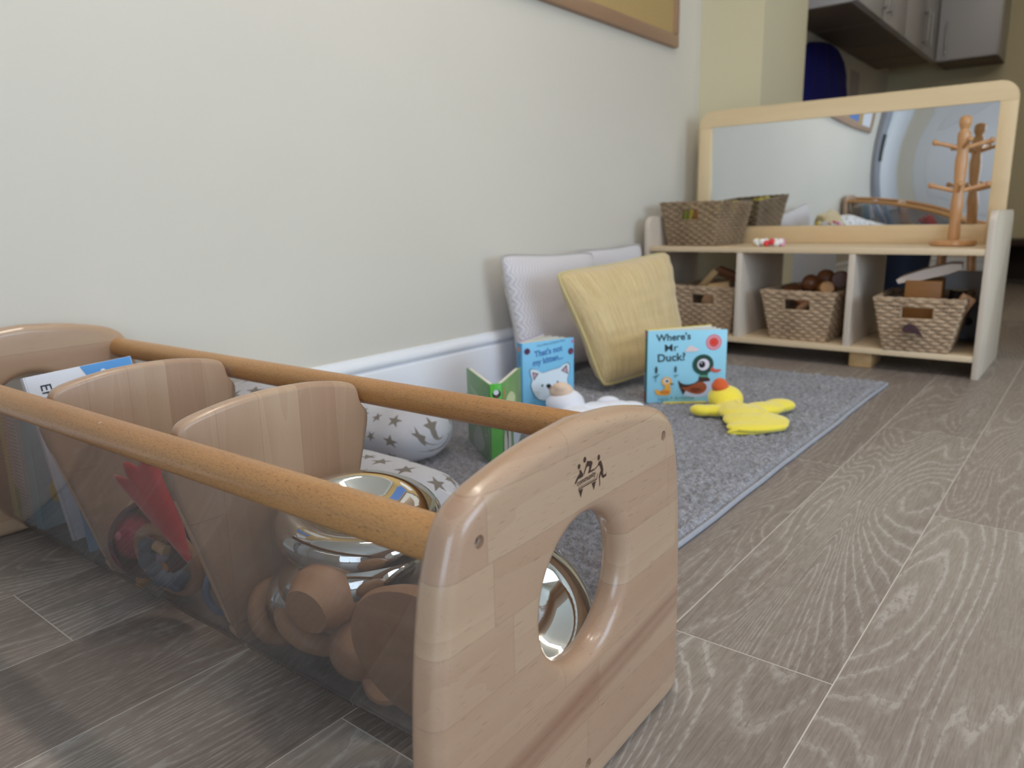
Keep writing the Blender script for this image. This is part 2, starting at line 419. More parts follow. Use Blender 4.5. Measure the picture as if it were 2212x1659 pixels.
bm = nb(); uvl = bm.loops.layers.uv.new('UVMap'); cl = bm.loops.layers.color.new('plank')
PW, PL = 0.185, 1.066; offs = {0: 0.744, 1: 1.302, -1: 0.401, 2: 0.93, -2: 0.08, 3: 0.22, -3: 0.62, -4: 0.3, -5: 0.9, -6: 0.5}
rnd = random.Random(3)
def fq(x0, x1, y0, y1, z, mi, col=None, ux=0, uy=0):
    vs = [bm.verts.new(p) for p in ((x0, y0, z), (x1, y0, z), (x1, y1, z), (x0, y1, z))]
    f = bm.faces.new(vs); f.material_index = mi
    for lp in f.loops:
        lp[uvl].uv = (lp.vert.co.x-ux, lp.vert.co.y-uy)
        if col: lp[cl] = col
c = -6
while True:
    x0 = -0.357+c*PW; x1 = x0+PW
    if x0 > XR: break
    x0c, x1c = max(x0, XW-0.05), min(x1, XR+0.05)
    if x1c <= x0c: c += 1; continue
    y = offs.get(c, rnd.random()*PL)
    while y > YB: y -= PL
    while y < YF:
        col = (rnd.random(), rnd.random(), rnd.random(), 1)
        j = 0.0007
        fq(x0c+j, x1c-j, max(y+j, YB-0.1), min(y+PL-j, YF+0.1), 0.0, 0, col, x0, y)
        y += PL
    c += 1
fq(XW-0.1, XR+0.1, YB-0.1, YF+0.1, -0.0001, 1)
struct('floor', bm, [M_floor, M_joint])

# ---- skirting boards (torus profile)
def skirt(name, p0, p1, nrm):
    p0, p1, nrm = Vector(p0), Vector(p1), Vector(nrm)
    prof = [(0, 0), (0.018, 0), (0.018, 0.118), (0.016, 0.121), (0.013, 0.1225), (0.013, 0.126), (0.0165, 0.130), (0.018, 0.136), (0.016, 0.144), (0.010, 0.150), (0.006, 0.153), (0.004, 0.158), (0, 0.159)]
    bm = nb(); R = [[bm.verts.new(p+nrm*a+Vector((0, 0, b))) for a, b in prof] for p in (p0, p1)]
    for i in range(len(prof)):
        j = (i+1) % len(prof); bm.faces.new((R[0][i], R[0][j], R[1][j], R[1][i]))
    bm.faces.new(R[0]); bm.faces.new(R[1][::-1])
    return struct(name, bm, M_skirt, 35)
M_skirt = plain('skirting_gloss', (244, 246, 252), 0.22, coat=0.3)
skirt('baseboard_left', (XW, -0.6, 0), (XW, YP0, 0), (1, 0, 0))
skirt('baseboard_kitchen', (XW, YP1, 0), (XW, YF, 0), (1, 0, 0))
skirt('baseboard_far', (XW, YF, 0), (XR, YF, 0), (0, -1, 0))
skirt('baseboard_right', (XR, YB, 0), (XR, YF, 0), (-1, 0, 0))

# ---- doors behind the camera (seen in the mirror)
bm = nb(); box(bm, -1.25, -0.35, YB-0.07, YB-0.02, 0.005, 2.02, 0.004)
d = struct('door_1', bm, plain('door_white', (236, 236, 240), 0.4))
bm = nb(); box(bm, -1.14, -0.46, YB-0.02, YB-0.012, 1.1, 1.9, 0.004); box(bm, -1.14, -0.46, YB-0.02, YB-0.012, 0.2, 0.9, 0.004); obj('door_panel', bm, MATS['door_white'], d)
bm = nb(); tube(bm, [(-0.42, YB-0.02, 1.0), (-0.42, YB+0.03, 1.0), (-0.54, YB+0.035, 1.0)], 0.009); obj('door_handle', bm, M_steel, d)
bm = nb(); box(bm, XW, XW+0.05, -0.78, -0.56, 0.0, 2.05, 0.01)      # pale upvc jamb on the left wall
box(bm, XW, XW+0.03, -1.75, -0.78, 2.0, 2.08, 0.006)
struct('trim_1', bm, plain('jamb_grey', (150, 152, 162), 0.4))
bm = nb(); box(bm, XW, XW+0.035, -1.75, -1.02, 0.01, 2.0, 0.006); box(bm, XW, XW+0.035, -1.02, -0.86, 0.01, 0.94, 0.004); box(bm, XW, XW+0.035, -1.02, -0.86, 1.4, 2.0, 0.004); box(bm, XW, XW+0.035, -0.86, -0.79, 0.01, 2.0, 0.004); struct('door_2', bm, MATS['door_white'])
bm = nb(); box(bm, XW+0.03, XW+0.06, -0.75, -0.62, 0.74, 1.10, 0.004)
lk = obj('lock_plate', bm, plain('black_plastic', (12, 12, 14), 0.5)); lk.parent = bpy.data.objects['trim_1']

# ---- ceiling battens
for i, (bx_, by_) in enumerate(BATTENS):
    t = thing('ceiling_batten', ['twin tube ceiling light nearest the left wall', 'twin tube ceiling light over the room centre', 'twin tube ceiling light near the kitchen opening'][i], 'ceiling light', (bx_, by_, ZC), group='ceiling lights')
    bm = nb(); box(bm, -0.66, 0.66, -0.07, 0.07, -0.05, -0.001, 0.004); obj('housing', bm, M_white, t)
    for s in (-1, 1):
        bm = nb(); tube(bm, [(-0.62, s*0.035, -0.075), (0.62, s*0.035, -0.075)], 0.013, 12)
        m = MATS.get('tube_light')
        if not m:
            m, nt, N, L, B = newmat('tube_light'); MATS['tube_light'] = m
            B.inputs['Emission Color'].default_value = (1, 0.96, 0.9, 1); B.inputs['Emission Strength'].default_value = 9
        obj('tube', bm, m, t)

# ---- pin board on the left wall
t = thing('pin_board', 'wood-framed brown pin board high on the long cream wall', 'notice board', (XW+0.0005, 0, 0))
BZ, BY0, BY1 = 1.094, -0.24, 2.765
bm = nb(); fw = 0.045; fd = 0.022
box(bm, 0, fd, BY0, BY1, BZ, BZ+fw, 0.005); obj('frame_rail', bm, M_boardframe, t)
bm = nb(); box(bm, 0, fd, BY0, BY1, BZ+0.95, BZ+0.95+fw, 0.005); obj('frame_rail', bm, M_boardframe, t)
mv_ = wood('board_frame_v', (178, 144, 116), (156, 120, 94), 'z', 1.0, 0.5, 0.1, 5)
for a, b in ((BY1-0.033, BY1), (BY0, BY0+0.033)):
    bm = nb(); box(bm, 0, fd, a, b, BZ+fw, BZ+0.95, 0.005); obj('frame_stile', bm, mv_, t)
bm = nb(); box(bm, 0, 0.012, BY0+0.02, BY1-0.02, BZ+0.03, BZ+0.96)
obj('cork_panel', bm, plain('board_felt', (188, 158, 104), 0.9, var=0.05, bmp=0.2, bs=200), t)
for k, (y0, y1, z0, z1, col, lab) in enumerate([(0.26, 0.56, 1.15, 1.62, (92, 130, 196), 'blue sheet of paper pinned near the near end of the board'), (-0.17, 0.12, 1.13, 1.62, (226, 228, 236), 'white printed sheet pinned at the near end of the board'), (0.72, 0.98, 1.24, 1.6, (228, 228, 230), 'small white sheet pinned beside the blue sheet')]):
    bm = nb(); box(bm, XW+0.0126, XW+0.0134, y0, y1, z0, z1); o = obj('paper_sheet', bm, plain('paper%d' % k, col, 0.7)); tag(o, lab, 'paper')

# ================================================================ THE TOY STORAGE BOX (nearest object)
BOXO = Vector((-0.2934, 0.462, 0)); BOXR = math.radians(1.3)
BM = Matrix.Translation(BOXO) @ Matrix.Rotation(BOXR, 4, 'Z')
def W(x, y, z): return BM @ Vector((x, y, z))
def Wd(x, y, z): return BM.to_3x3() @ Vector((x, y, z))
tb = thing('toy_storage_box', 'wooden toy box with round-holed end panels, two rails and clear sides', 'toy box', BOXO, BOXR)

def panel_outline():
    half = []
    r = 0.022; cx_ = 0.181-r
    for i in range(9):
        a = -PI/2+i*PI/16; half.append((cx_+r*math.cos(a), r+r*math.sin(a)))
    half += [(p.x, p.y) for p in catmull([(0.181, 0.03, 0), (0.1805, 0.12, 0), (0.177, 0.19, 0), (0.170, 0.245, 0), (0.162, 0.275, 0), (0.152, 0.296, 0), (0.134, 0.309, 0), (0.108, 0.317, 0), (0.06, 0.326, 0), (0.0, 0.331, 0)], 8)]
    left = [(-x, z) for x, z in reversed(half)][1:]
    return half+left
def resample_polar(poly, c, n):
    out = []
    for k in range(n):
        a = 2*PI*k/n; d = (math.cos(a), math.sin(a)); best = None
        for i in range(len(poly)):
            p, q = poly[i], poly[(i+1) % len(poly)]
            px, py = p[0]-c[0], p[1]-c[1]; ex, ey = q[0]-p[0], q[1]-p[1]
            den = d[0]*ey-d[1]*ex
            if abs(den) < 1e-12: continue
            t = (px*ey-py*ex)/den; s = (px*d[1]-py*d[0])/den
            if t > 0 and -1e-6 <= s <= 1+1e-6 and (best is None or t > best): best = t
        out.append((c[0]+d[0]*best, c[1]+d[1]*best))
    return out
def end_panel(bm, x0, x1, rho=0.0125, n=192, hole=(0, 0.192, 0.060)):
    """bullnosed board between local x0 < x1 with a bullnosed round hole"""
    P = resample_polar(panel_outline(), hole[:2], n); T = x1-x0; rh = T/2-0.0005
    nr = []
    for i in range(n):
        a, b = P[i-1], P[(i+1) % n]; tx, ty = b[0]-a[0], b[1]-a[1]; l = math.hypot(tx, ty); nr.append((ty/l, -tx/l))
    loops = []
    K = 6
    def outer(ins, x): return [bm.verts.new((x, P[i][0]-nr[i][0]*ins, P[i][1]-nr[i][1]*ins)) for i in range(n)]
    def inner(r, x): return [bm.verts.new((x, hole[0]+r*math.cos(2*PI*i/n), hole[1]+r*math.sin(2*PI*i/n))) for i in range(n)]
    for k in range(K+1):
        a = k/K*PI/2; loops.append(outer(rho*(1-math.sin(a)), x0+rho*(1-math.cos(a))))
    for k in range(K+1):
        a = k/K*PI/2; loops.append(outer(rho*(1-math.cos(a)), x1-rho*(1-math.sin(a))))
    OB, OF = loops[0], loops[-1]
    # flat front face out to the hole
    def flat(src, x, R):
        Ls = []
        for f in (0.33, 0.66):
            Ls.append([bm.verts.new((x, s.co.y*(1-f)+(hole[0]+R*math.cos(2*PI*i/n))*f, s.co.z*(1-f)+(hole[1]+R*math.sin(2*PI*i/n))*f)) for i, s in enumerate(src)])
        return Ls
    Ro = hole[2]+rh
    loops += flat(OF, x1, Ro)
    for k in range(2*K+1):
        a = k/(2*K)*PI; loops.append(inner(Ro-rh*math.sin(a), x1-rh*(1-math.cos(a))-0.0005*(k > K)))
    loops += flat(OB, x0, Ro)[::-1]
    for a, b in zip(loops, loops[1:]+[loops[0]]):
        for i in range(n):
            j = (i+1) % n; bm.faces.new((a[i], a[j], b[j], b[i]))
def drill(o, holes):
    bm = nb()
    for (x, y, z, r, d) in holes:
        s = 1 if d > 0 else -1
        lathe(bm, [(r, -0.01), (r, abs(d)*0.6), (r*0.55, abs(d))], 24, orient((x, y, z), (-s, 0, 0)))
    me = bpy.data.meshes.new('cut'); bmesh.ops.recalc_face_normals(bm, faces=bm.faces); bm.to_mesh(me); bm.free()
    c = bpy.data.objects.new('cut', me); SC.collection.objects.link(c); c.matrix_world = o.matrix_world
    md = o.modifiers.new('b', 'BOOLEAN'); md.object = c; md.operation = 'DIFFERENCE'; md.solver = 'EXACT'
    bpy.context.view_layer.update()
    dg = bpy.context.evaluated_depsgraph_get(); me2 = bpy.data.meshes.new_from_object(o.evaluated_get(dg))
    o.modifiers.clear(); o.data = me2; bpy.data.objects.remove(c); smoothmesh(me2, 35)
NX0, NX1 = -0.0285, 0.0
FX0, FX1 = -1.0585, -1.03
bm = nb(); end_panel(bm, NX0, NX1); pan = obj('end_panel', bm, M_panel, tb); lab_part(pan, 'near end panel with screws and branded mark')
bpy.context.view_layer.update()
SCREWS = [(0.0, 0.1295, 0.286), (0.0, -0.1325, 0.281), (0.0, 0.001, 0.030)]
drill(pan, [(x, y, z, 0.0046, 0.006) for x, y, z in SCREWS])
for x, y, z in SCREWS:
    bm = nb(); lathe(bm, [(0.0042, -0.002), (0.0042, 0), (0.0034, 0.0006), (0, 0.0008)], 20)
    box(bm, -0.0022, 0.0022, -0.0004, 0.0004, 0.0007, 0.0011, mi=1); box(bm, -0.0004, 0.0004, -0.0022, 0.0022, 0.0007, 0.0011, mi=1)
    obj('screw', bm, [M_steel, M_dark], tb, M=orient((-0.0048, y, z), (1, 0, 0)))
bm = nb(); end_panel(bm, FX0, FX1); o = obj('end_panel', bm, wood('birch_panel_far', (194, 166, 138), (158, 116, 90), 'y', 1.0, 0.3, 0.3, 7, 0.35, staves=(0.052, 0.33, 'z', PAL)), tb); lab_part(o, 'far end panel by the wall')
# burnt-in mark on the near panel
BR = (58, 34, 24)
P1 = [(-0.0136, 0.2949), (-0.011, 0.2935), (-0.0085, 0.2902), (-0.0081, 0.288), (-0.0117, 0.2876), (-0.0152, 0.2878), (-0.018, 0.2856), (-0.0196, 0.2848), (-0.0205, 0.2858), (-0.0174, 0.2893), (-0.0152, 0.2908), (-0.0136, 0.2917)]
P2 = [(-0.0027, 0.2987), (0.0039, 0.2969), (0.0056, 0.2952), (0.0027, 0.2895), (0.006, 0.2896), (0.0066, 0.2904), (0.0077, 0.2881), (-0.0013, 0.2881), (0.0006, 0.2922), (0.0003, 0.2938), (-0.003, 0.294), (-0.0072, 0.2884), (-0.0081, 0.2894), (-0.0046, 0.2955)]
P3 = [(0.0151, 0.2933), (0.0182, 0.2935), (0.0203, 0.29), (0.0221, 0.285), (0.0218, 0.2821), (0.0226, 0.28), (0.0257, 0.2802), (0.0271, 0.2813), (0.0268, 0.2782), (0.0216, 0.2777), (0.0194, 0.2795), (0.0183, 0.282), (0.0167, 0.2792), (0.0174, 0.2741), (0.0157, 0.272), (0.016, 0.2757), (0.0149, 0.2808), (0.0169, 0.2843), (0.018, 0.2851), (0.0165, 0.2888), (0.0151, 0.2903), (0.0077, 0.2881), (0.0073, 0.2891), (0.0127, 0.2906)]
P4 = [(-0.0156, 0.2799), (0.0112, 0.2803), (0.0131, 0.2843), (0.0138, 0.2841), (0.0118, 0.2793), (-0.0155, 0.279)]
P5 = [(-0.0151, 0.2807), (0.0101, 0.2809), (0.0101, 0.2813), (-0.0151, 0.2812)]
print_on('branded_mark', tb, (0, 0, 0), (0, 1, 0), (0, 0, 1), [('poly', BR, P) for P in (P1, P2, P3, P4, P5, [(-0.0151, 0.2787), (-0.0084, 0.2784), (-0.0116, 0.2719)], [(0.0041, 0.2787), (0.0108, 0.2787), (0.0075, 0.272)])] +
    [('ell', BR, (-0.0142, 0.2974, 0.0019, 0.0021)), ('ell', BR, (-0.0061, 0.3006, 0.0021, 0.0023)), ('ell', BR, (0.0147, 0.2967, 0.0019, 0.0024)),
     ('text', BR, 'community', -0.0172, 0.2826, 0.0062, 0.00012, 0.035, 0.98)], lift=0.00001, base=0.00008)
# rails
RY, RZ, RR = 0.1405, 0.2785, 0.0160
def rail(y, z):
    bm = nb(); tube(bm, [(FX1-0.012+i*(NX0+0.012-FX1+0.012)/24, y, z) for i in range(25)], RR, 40); return bm
r1 = obj('rail', rail(-RY, RZ), M_rail, tb); lab_part(r1, 'rail nearest the viewer, with a white chip')
r2 = obj('rail', rail(RY, RZ-0.003), M_rail, tb); lab_part(r2, 'rail on the wall side')
# small white chip on the front rail
bm = nb(); bm.faces.new([bm.verts.new(p) for p in ((0, 0, 0), (0.003, 0.0005, 0), (0.0036, 0.003, 0), (0.0022, 0.0016, 0))])
chip = obj('chip_mark', bm, M_white, tb, M=orient((-0.469, -RY-0.0095, RZ+0.0131), (0, -0.59, 0.81)))
# dividers
def divider(xc):
    T = 0.018; half = [(p.x, p.y) for p in catmull([(0.0, 0.3065, 0), (0.045, 0.3045, 0), (0.085, 0.2985, 0), (0.106, 0.2925, 0), (0.1135, 0.284, 0), (0.1165, 0.272, 0), (0.121, 0.2635, 0), (0.1265, 0.256, 0), (0.1275, 0.246, 0), (0.125, 0.2335, 0)], 6)]
    half += [(0.0885, 0.105), (0.0765, 0.062)]+[(0.0765-0.0215*(1-math.cos(a))-0.001*i, 0.062-0.0275*math.sin(a)) for i, a in enumerate([0.3, 0.7, 1.1, 1.57])]
    poly = half+[(-y, z) for y, z in reversed(half)][:-1]
    bm = nb(); lo = []
    n = len(poly)
    nr = []
    for i in range(n):
        a, b = poly[i-1], poly[(i+1) % n]; tx, ty = b[0]-a[0], b[1]-a[1]; l = math.hypot(tx, ty) or 1; nr.append((-ty/l, tx/l))
    rho = 0.006
    cy_, cz_ = 0, 0.17
    s = 1 if (poly[5][0]*nr[5][0]+(poly[5][1]-cz_)*nr[5][1]) > 0 else -1
    prof = [(rho*(1-math.sin(k/4*PI/2)), -T/2+rho*(1-math.cos(k/4*PI/2))) for k in range(5)]+[(rho*(1-math.cos(k/4*PI/2)), T/2-rho*(1-math.sin(k/4*PI/2))) for k in range(5)]
    for ins, dx in prof: lo.append([bm.verts.new((xc+dx, p[0]-s*nr[i][0]*ins, p[1]-s*nr[i][1]*ins)) for i, p in enumerate(poly)])
    for a, b in zip(lo, lo[1:]):
        for i in range(n): j = (i+1) % n; bm.faces.new((a[i], a[j], b[j], b[i]))
    bm.faces.new(lo[0]); bm.faces.new(lo[-1][::-1]); return bm
DX1, DX2 = -0.674, -0.397
for x, l in ((DX1, 'divider nearer the wall'), (DX2, 'divider nearer the viewer')):
    lab_part(obj('divider', divider(x), M_divid, tb, ang=50), l)
# clear bent sheet
def plexi():
    if 'plexi' in MATS: return MATS['plexi']
    m = bpy.data.materials.new('plexi'); m.use_nodes = True; nt = m.node_tree; N, L = nt.nodes, nt.links
    for n in list(N): N.remove(n)
    out = N.new('ShaderNodeOutputMaterial'); tr = N.new('ShaderNodeBsdfTransparent'); tr.inputs[0].default_value = (0.80, 0.79, 0.79, 1)
    gl = N.new('ShaderNodeBsdfGlossy'); gl.inputs['Roughness'].default_value = 0.05
    df = N.new('ShaderNodeBsdfDiffuse'); df.inputs[0].default_value = (0.75, 0.74, 0.74, 1)
    lw = N.new('ShaderNodeLayerWeight'); lw.inputs[0].default_value = 0.5
    frv = mth(N, L, 'ADD', 0.03, mth(N, L, 'MULTIPLY', mth(N, L, 'POWER', lw.outputs['Facing'], 5.0), 0.9))
    v = coords(N, L, (1, 1, 1)); s1 = ntex(N, L, v, 30, 4, 0.7)
    mps = N.new('ShaderNodeMapping'); mps.inputs['Scale'].default_value = (300, 900, 60); mps.inputs['Rotation'].default_value = (0.5, 0.3, 0.9); L.new(v, mps.inputs[0])
    s2 = ntex(N, L, mps.outputs[0], 1.0, 1); scr = ramp(N, L, s2, [(0.70, g(0)), (0.78, g(1))])
    hz = mth(N, L, 'ADD', mth(N, L, 'MULTIPLY', s1, 0.075), mth(N, L, 'MULTIPLY', scr, 0.14))
    m1 = N.new('ShaderNodeMixShader'); L.new(hz, m1.inputs[0]); L.new(tr.outputs[0], m1.inputs[1]); L.new(df.outputs[0], m1.inputs[2])
    m2 = N.new('ShaderNodeMixShader'); L.new(frv, m2.inputs[0]); L.new(m1.outputs[0], m2.inputs[1]); L.new(gl.outputs[0], m2.inputs[2])
    L.new(m2.outputs[0], out.inputs[0]); MATS['plexi'] = m; return m
SHEET = [(-0.1415, 0.2640), (-0.1300, 0.240), (-0.110, 0.172), (-0.092, 0.108), (-0.0805, 0.066), (-0.0765, 0.050), (-0.0700, 0.0385), (-0.058, 0.0315), (-0.045, 0.030), (0.045, 0.030), (0.058, 0.0315), (0.0700, 0.0385), (0.0765, 0.050), (0.0805, 0.066), (0.092, 0.108), (0.110, 0.172), (0.1300, 0.240), (0.1415, 0.2640)]
bm = nb(); n = len(SHEET); th = 0.0028; lo = {}
for x in (FX1-0.004, NX0+0.004):
    o1 = [bm.verts.new((x, y, z)) for y, z in SHEET]; i1 = []
    for k, (y, z) in enumerate(SHEET):
        a = SHEET[max(0, k-1)]; b = SHEET[min(n-1, k+1)]; tx, ty = b[0]-a[0], b[1]-a[1]; l = math.hypot(tx, ty)
        i1.append(bm.verts.new((x, y-ty/l*th, z+tx/l*th)))
    lo[x] = o1+i1[::-1]
A_, B_ = lo.values()
for i in range(2*n): j = (i+1) % (2*n); bm.faces.new((A_[i], A_[j], B_[j], B_[i]))
for L_ in (A_, B_):
    for k in range(n-1): bm.faces.new((L_[k], L_[k+1], L_[2*n-2-k], L_[2*n-1-k]))
lab_part(obj('clear_sheet', bm, plexi(), tb, ang=50), 'scratched clear plastic trough')

# ---------------------------------------------------------------- toys inside, compartment nearest the viewer
def place(name, bm, mats, label, cat, M, group=None, ang=40):
    o = obj(name, bm, mats, ang=ang); o.matrix_world = M; return tag(o, label, cat, group)
def BO(loc, zdir, xh=(1, 0, 0)):
    return orient(W(*loc), Wd(*zdir), Wd(*xh))
def button(r, h, dim):
    bm = nb(); prof = [(0, -h)]
    for k in range(1, 11): a = -PI/2+k*PI/10*1.0; prof.append((r-h+h*math.cos(a) if k > 0 else 0, h*math.sin(a)))
    prof = [(0, -h), (r*0.45, -h)]+[(r-h*1.0+h*1.0*math.cos(-PI/2+k*PI/12), h*math.sin(-PI/2+k*PI/12)) for k in range(1, 12)]
    prof += [(r*0.72, h*1.0), (r*0.62, h*0.86), (r*0.5, h*dim), (r*0.25, h*(dim-0.12)), (0, h*(dim-0.15))]
    lathe(bm, prof, 56); return bm
place('mirrored_button', button(0.088, 0.021, 0.45), M_chrome, 'dimpled mirror-finish disc on top of the pile under the front rail', 'toy', BO((-0.293, 0.022, 0.172), (0.16, -0.08, 0.98)), 'mirrored discs')
place('mirrored_button', button(0.084, 0.024, 0.8), M_chrome, 'thicker mirror-finish disc below the dimpled one', 'toy', BO((-0.288, 0.012, 0.128), (-0.22, -0.05, 0.95)), 'mirrored discs')
place('mirrored_button', button(0.078, 0.019, 0.35), M_chrome, 'dimpled mirror-finish disc seen through the round hole', 'toy', BO((-0.098, 0.034, 0.122), (0.66, -0.28, 0.70)), 'mirrored discs')
bm = nb(); sphere(bm, (0, 0, 0), 0.034, 40, 24)
place('mirrored_ball', bm, M_chrome, 'small mirror-finish ball beside the wooden ring', 'toy', BO((-0.352, -0.022, 0.085), (0, 0, 1)), None)
bm = nb(); prof = [(0, 0.0), (0.066, 0.0), (0.0725, 0.003), (0.074, 0.009), (0.066, 0.022), (0.048, 0.034), (0.022, 0.042), (0, 0.044)]
lathe(bm, prof, 56)
place('wooden_dome', bm, M_toywood, 'large flat-faced wooden dome beside the near end panel', 'toy', BO((-0.119, -0.074, 0.117), (-0.16, 0.95, 0.20)), None)
bm = nb(); lathe(bm, [(0, -0.031), (0.0235, -0.031), (0.0245, -0.029), (0.0315, -0.014), (0.034, 0), (0.0315, 0.014), (0.0245, 0.029), (0.0235, 0.031), (0, 0.031)], 48)
place('wooden_barrel', bm, M_toywood, 'barrel-shaped wooden block with a flat round end', 'toy', BO((-0.263, -0.052, 0.130), (-0.20, 0.96, 0.16)), None)
bm = nb(); sphere(bm, (0, 0, 0), 0.033, 36, 20)
place('wooden_ball', bm, M_toywood, 'wooden ball between the barrel block and the big dome', 'toy', BO((-0.236, -0.034, 0.074), (0.3, 0.2, 1)), None)
bm = nb(); lathe(bm, [(0, -0.007), (0.024, -0.007), (0.0275, -0.004), (0.028, 0), (0.0275, 0.004), (0.024, 0.007), (0, 0.007)], 36)
place('wooden_disc', bm, M_toywood, 'small wooden disc at the bottom under the dome', 'toy', BO((-0.200, -0.034, 0.056), (0.2, -0.75, 0.6)), None)
def ring(R, r): 
    bm = nb(); tube(bm, [(R*math.cos(2*PI*i/56), R*math.sin(2*PI*i/56), 0) for i in range(56)], r, 16, closed=True); return bm
place('wooden_ring', ring(0.0275, 0.0098), M_toywood, 'wooden ring standing by the divider with the mirror ball behind', 'toy', BO((-0.366, -0.036, 0.0715), (0.90, 0.06, 0.42)), 'wooden rings')
place('wooden_ring', ring(0.040, 0.0115), M_toywood, 'larger wooden ring leaning under the barrel block', 'toy', BO((-0.322, -0.014, 0.068), (0.42, 0.10, 0.90)), 'wooden rings')

# ---- middle compartment
M_red = plain('red_felt', (214, 30, 36), 0.8, sheen=0.4, var=0.06)
bm = nb()
seg = 40; ringsn = 14; rows_ = []
for k in range(ringsn+1):
    t = k/ringsn; rr = 0.004+0.044*t; zz = -0.065+0.125*t; row = []
    for i in range(seg):
        a = 2*PI*i/seg; wv = 1+0.12*t*math.sin(9*a)
        row.append(bm.verts.new((rr*wv*math.cos(a), rr*0.55*wv*math.sin(a), zz+0.008*t*math.sin(9*a))))
    rows_.append(row)
for a, b in zip(rows_, rows_[1:]):
    for i in range(seg): bm.faces.new((a[i], a[(i+1) % seg], b[(i+1) % seg], b[i]))
bm.faces.new(rows_[0][::-1])
o = place('felt_cone', bm, M_red, 'red scalloped felt cone leaning on the near divider', 'toy', BO((-0.540, -0.060, 0.152), (-0.62, 0.0, 0.78), (0.7, 0, 0.7)), None, 60)
md = o.modifiers.new('s', 'SOLIDIFY'); md.thickness = 0.0025
M_plum = plain('plum_rubber', (92, 48, 56), 0.6)
bm = nb(); prof = [(0.052, 0.0), (0.050, -0.022), (0.040, -0.042), (0.022, -0.054), (0, -0.058), ]
prof2 = [(0, -0.052), (0.020, -0.048), (0.036, -0.037), (0.0455, -0.02), (0.047, 0.0)]
lathe(bm, [(0, -0.058), (0.022, -0.054), (0.040, -0.042), (0.050, -0.022), (0.052, 0.0), (0.047, 0.0005), (0.0455, -0.02), (0.036, -0.037), (0.020, -0.048), (0, -0.052)], 40)
place('bowl', bm, M_plum, 'dark plum bowl standing on its edge', 'bowl', BO((-0.610, -0.044, 0.094), (0.80, -0.60, 0.1)), None)
M_yel = plain('yellow_paint', (206, 168, 70), 0.5)
bm = nb(); lathe(bm, [(0, -0.012), (0.034, -0.012), (0.037, -0.008), (0.037, 0.008), (0.034, 0.012), (0, 0.012)], 40)
for f in bm.faces:
    if f.calc_center_median().y < -0.004 and f.calc_center_median().z < 0: f.material_index = 1
place('wooden_disc', bm, [M_block, M_yel], 'wooden disc with a yellow face near the far divider', 'toy', BO((-0.640, -0.025, 0.110), (0.45, -0.8, 0.3)), None)
M_crim = plain('crimson_paint', (176, 24, 62), 0.45)
bm = nb(); sphere(bm, (0, 0, 0), (0.030, 0.022, 0.030), 28, 18); sphere(bm, (-0.034, 0, -0.020), (0.018, 0.012, 0.007), 16, 10)
sphere(bm, (0.006, -0.018, 0.008), 0.006, 12, 8, mi=1)
place('toy_bird', bm, [M_crim, plain('pink_dot', (214, 100, 120), 0.5)], 'crimson painted toy bird in front of the yellow disc', 'toy', BO((-0.640, -0.055, 0.095), (0, 0, 1)), None)
t = thing('teether_ring', 'wooden teether ring threaded with blue-grey beads', 'toy', M=BO((-0.553, -0.0560, 0.0865), (0.22, -0.95, -0.22)))
obj('ring', ring(0.0445, 0.0075), M_toywood, t)
M_bead = plain('bead_bluegrey', (92, 104, 122), 0.7, var=0.1, bmp=0.3, bs=300)
for k in range(8):
    a = math.radians(130+k*26); rr = 0.0335-0.004*(k % 2)
    bm = nb(); sphere(bm, (rr*0.9*math.cos(a), rr*0.9*math.sin(a), 0.007), 0.0098, 16, 10); obj('bead', bm, M_bead, t)
bm = nb(); sphere(bm, (0.004, 0.012, 0.009), 0.0075, 14, 10); obj('bead', bm, plain('bead_lilac', (150, 132, 162), 0.4), t)
bm = nb(); tube(bm, [(0.0, 0.028, 0.009), (0.016, 0.022, 0.010)], 0.006, 12); obj('bead', bm, M_block, t)
bm = nb()
for k in range(5):
    a = 2*PI*k/5; sphere(bm, (0.018*math.cos(a), 0.018*math.sin(a), 0), (0.014, 0.009, 0.008), 14, 8, Matrix.Rotation(a, 4, 'Z'))
place('star_toy', bm, plain('orange_yellow', (206, 140, 40), 0.6), 'orange-yellow star toy at the bottom of the middle compartment', 'toy', BO((-0.636, -0.040, 0.052), (0.2, -0.6, 0.75)))
place('plastic_ring', ring(0.033, 0.0042), plain('dusty_blue', (106, 124, 150), 0.4), 'dusty blue thin ring standing against the near divider', 'toy', BO((-0.455, -0.030, 0.070), (0.86, -0.45, 0.1)))

